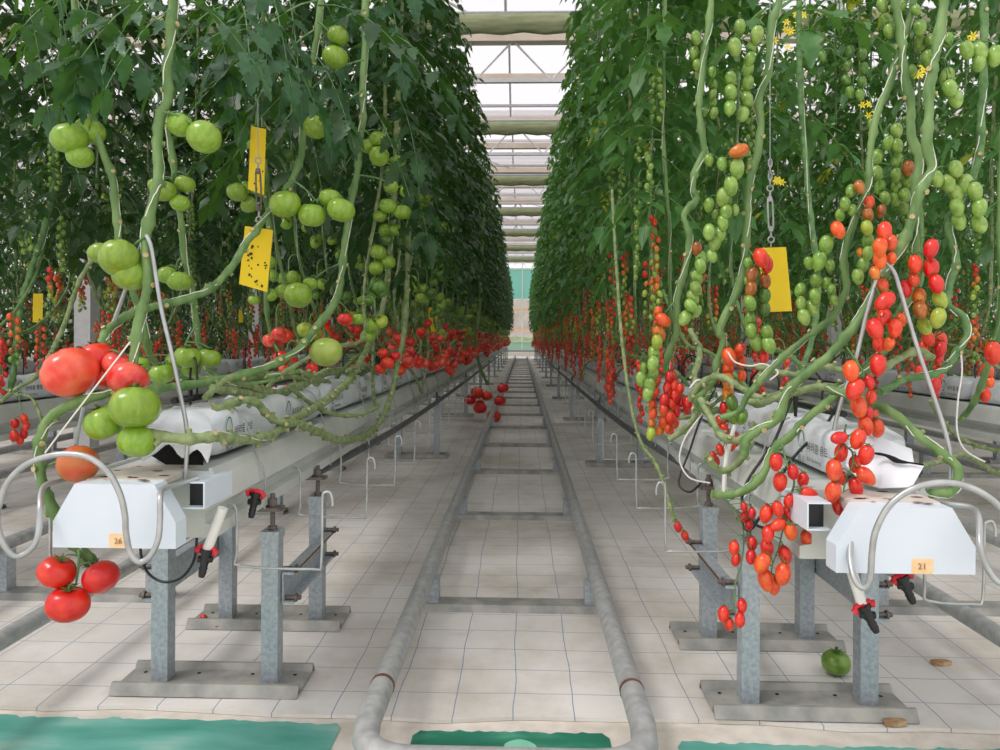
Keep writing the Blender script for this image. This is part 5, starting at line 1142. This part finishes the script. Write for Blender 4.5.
for k in range(12):
    y = 1.62 + .47 * k; hook3(XL, y, 1, 'first squared wire hook jutting from the beefsteak gutter into the aisle' if k == 0 else 'squared wire hook jutting from the beefsteak gutter farther down', 'first beefsteak gutter hook' if k == 0 else 'wire hooks along the beefsteak gutter')
    y = 1.85 + .47 * k; hook3(XR, y, -1, 'first squared wire hook jutting from the cherry gutter into the aisle' if k == 0 else 'squared wire hook jutting from the cherry gutter farther down', 'first cherry gutter hook' if k == 0 else 'wire hooks along the cherry gutter', z=.585)
hook3(XR, 1.55, 1, 'squared wire hook on the outer side of the cherry gutter end cap', None, z=.57, dx=.12)
hook3(XL, 1.50, -1, 'squared wire hook on the outer side of the beefsteak gutter end cap', None, z=.62, dx=.06)
# bails over the gutter sides
for k in range(7):
    y = 1.78 + .62 * k
    for X, s, nm in ((XL, 1, 'beefsteak'), (XR, -1, 'cherry')):
        t = thing('wire_strap', 'thin wire strap bent over the bag edge and %s gutter side' % nm, 'wire strap', (X, y, .6), 'wire straps over the %s gutter' % nm); zz = GZ[X]
        b = MB(); b.tube(smooth([(X + s * .06, y - .02, zz + .112), (X + s * .094, y, zz + .085), (X + s * .12, y, zz + .01), (X + s * .146, y, zz - .05), (X + s * .147, y, zz - .14)], 4), .0022, 6); part('wire', b, 'galvD', t)
# hoses and cables under and over the gutters
for X, s, nm in ((XL, 1, 'beefsteak'), (XR, -1, 'cherry')):
    t = thing('irrigation_hose', 'grey hose running along underneath the %s gutter' % nm, 'hose', (X, 2.3, .44)); b = MB()
    b.tube(smooth([(X + s * .10, 2.4, .44), (X + s * .155, 4.0, .43), (X + s * .16, 8, .42), (X + s * .15, 20, .42), (X + s * .15, 33, .43)], 5), .015, 8); part('hose', b, 'pipeG', t)
    t = thing('drip_hose', 'black drip hose lying on top of the grow bags of the %s row' % nm, 'hose', (X, 1.8, .71)); b = MB()
    b.tube(smooth([(X - s * .05, 1.72, GZ[X] + .125), (X - s * .03, 3, GZ[X] + .125), (X - s * .03, 12, GZ[X] + .125), (X - s * .04, 33, GZ[X] + .125)], 5), .008, 8); part('hose', b, 'black', t)
    rr = random.Random(8)
    for k in range(34):
        y = 1.8 + .30 * k; side = rr.choice((-1, 1)); x0 = X - s * .03
        t = thing('dripper', 'black drip peg with an arched tube standing in a %s grow bag' % nm, 'dripper', (x0, y, .71), 'drip pegs in the %s grow bags' % nm); b = MB()
        h = rr.uniform(.09, .13); x1 = x0 + side * rr.uniform(.03, .06); y1 = y + rr.uniform(.04, .12); zt = GZ[X] + .12
        b.tube(smooth([(x0, y, zt), (x0, y, zt + h * .7), ((x0 + x1) / 2, (y + y1) / 2, zt + h), (x1, y1, zt + h * .65), (x1, y1, zt + .02)], 4), .0032, 6); part('tube', b, 'black', t)
        b = MB(); b.tube([(x1, y1, zt + .05), (x1, y1, zt - .015)], .006, 6, rs=[.008, .004]); part('peg', b, 'black', t)
for i, (X, nm) in enumerate(((XL - PITCH, 'neighbouring row behind the beefsteak vines'), (XR + PITCH, 'neighbouring row behind the cherry vines'))):
    rr = random.Random(18 + i)
    for k in range(22):
        y = 2.6 + .30 * k; x1 = X + rr.uniform(-.07, .07); t = thing('dripper', 'black drip peg with an arched tube in the %s' % nm, 'dripper', (X, y, .7), 'drip pegs in the %s' % nm); b = MB()
        b.tube(smooth([(X, y, .70), (X, y, .79), ((X + x1) / 2, y + .04, .83), (x1, y + .08, .78), (x1, y + .08, .70)], 4), .0035, 5); part('tube', b, 'black', t)
def cable(px, Ys, r, m, label, name='cable'): rodthing(name, label, 'cable', px, Ys, r, m, 'cord')
cable([(140, 541), (142, 560), (150, 575), (165, 582), (182, 577), (194, 560), (197, 535), (198, 510)], [1.75, 1.72, 1.7], .0032, 'black', 'thin black cable looping behind the stand post under the end cap')
cable([(842, 395), (826, 425), (800, 450), (785, 470), (770, 500), (750, 530), (740, 520)], [1.75, 1.7, 1.7, 1.75], .0034, 'black', 'black cable crossing diagonally in front of the second grow bag')
cable([(792, 398), (775, 440), (765, 455), (748, 480), (742, 500), (752, 522), (770, 530)], [1.75, 1.7, 1.66], .0034, 'black', 'black cable hanging behind the long ripe bunch')
cable([(722, 345), (718, 380), (700, 420), (690, 450), (682, 470), (679, 485), (690, 492), (702, 482)], [2.1, 2.1, 2.0], .003, 'black', 'black cable dangling by the crooked old stem')
cable([(735, 425), (728, 450), (725, 470), (724, 495)], [1.9, 1.88], .006, 'white', 'short white tube standing against the gutter side', 'riser_tube')
cable([(704, 412), (690, 430), (682, 445), (680, 462), (690, 478), (710, 483)], [2.0, 1.95], .0022, 'white', 'white looped wire beside the short white tube')
cable([(728, 352), (735, 362), (750, 366), (764, 364), (778, 372), (770, 380)], [1.9, 1.85], .0022, 'twine', 'white cord tied in a loop between the orange string and the crossing vines')
cable([(690, 388), (698, 380), (708, 382), (716, 376), (724, 382)], [2.0, 2.0], .003, 'white', 'white wire arch above the second grow bag of the cherry row')
cable([(130, 342), (100, 381), (70, 420), (45, 453)], [1.41, 1.42], .0016, 'twine', 'taut white twine slanting past the large green tomatoes')
cable([(960, 345), (962, 372), (958, 400), (957, 430), (965, 450), (985, 462)], [2.6, 2.5], .003, 'white', 'white wire hanging behind the leaning rod')

# ------------------------------------------------------------------ bits on the floor
t = thing('green_tomato', 'green tomato lying on the ground cloth under the cherry gutter', 'tomato', P(836, 655, 1.98))
o = link('fruit', BF['g'][1], t); o.scale = (.039, .039, .038); b = MB(); b.tube([Vector((0, 0, .022)) + wl(t), Vector((.004, 0, .04)) + wl(t)], .003, 6); part('stalk', b, 'stemD', t)
t.location.z = .031
t = thing('cherry_tomato', 'small red tomato dropped beside the base plate of the second beefsteak stand', 'tomato', P(203, 631, 2.26)); t.location.z = .014
o = link('fruit', CH['r'], t); o.scale = (.011, .011, .011); o.rotation_euler = (1.4, 0, 1)
M['wood2'] = M['wood']
for x, y, w_, d_, a, lab in ((222, 632, .05, .02, .1, 'wooden shim under the second beefsteak stand'), (312, 631, .035, .018, -.2, 'small wooden shim under the aisle end of the second beefsteak stand'), (896, 717, .03, .012, 0, 'wooden shim under the front stand of the cherry gutter'), (941, 657, .028, .012, .2, 'brown wood scrap on the cloth by the neighbouring rail'), (90, 595 + 6, .04, .018, .1, 'wooden scrap beside the neighbouring rail crossbar')):
    Y = H * F / (y - 339); c = P(x, y, Y); t = thing('wood_shim', lab, 'shim', (c.x, c.y, .001)); b = MB()
    rr = random.Random(int(x)); pr = [(c.x + math.cos(q + a) * w_ * rr.uniform(.8, 1.1), c.y + math.sin(q + a) * d_ * rr.uniform(.8, 1.2)) for q in (.4, 1.2, 2.6, 3.6, 4.4, 5.8)]
    b.prism(pr, 'z', .001, .012); part('block', b, 'wood', t)


# ------------------------------------------------------------------ light
w = bpy.data.worlds.new('overcast'); scene.world = w; w.use_nodes = True; nt = w.node_tree
bg = nt.nodes['Background']; bg.inputs[0].default_value = (.99, .97, .985, 1); bg.inputs[1].default_value = 1.05
su = bpy.data.lights.new('sun', 'SUN'); su.energy = 2.6; su.angle = math.radians(16); su.color = (1, .97, .92)
so = bpy.data.objects.new('sun', su); col.objects.link(so); so.rotation_euler = Vector((.62, .35, -1)).to_track_quat('-Z', 'Y').to_euler()
scene.view_settings.view_transform = 'Standard'; scene.view_settings.look = 'None'; scene.view_settings.gamma = 1; scene.view_settings.use_curve_mapping = False
scene.view_settings.exposure = 0.17
scene.cycles.max_bounces = 6; scene.cycles.transparent_max_bounces = 12; scene.cycles.diffuse_bounces = 3; scene.cycles.glossy_bounces = 2; scene.cycles.transmission_bounces = 3
scene.cycles.caustics_reflective = False; scene.cycles.caustics_refractive = False
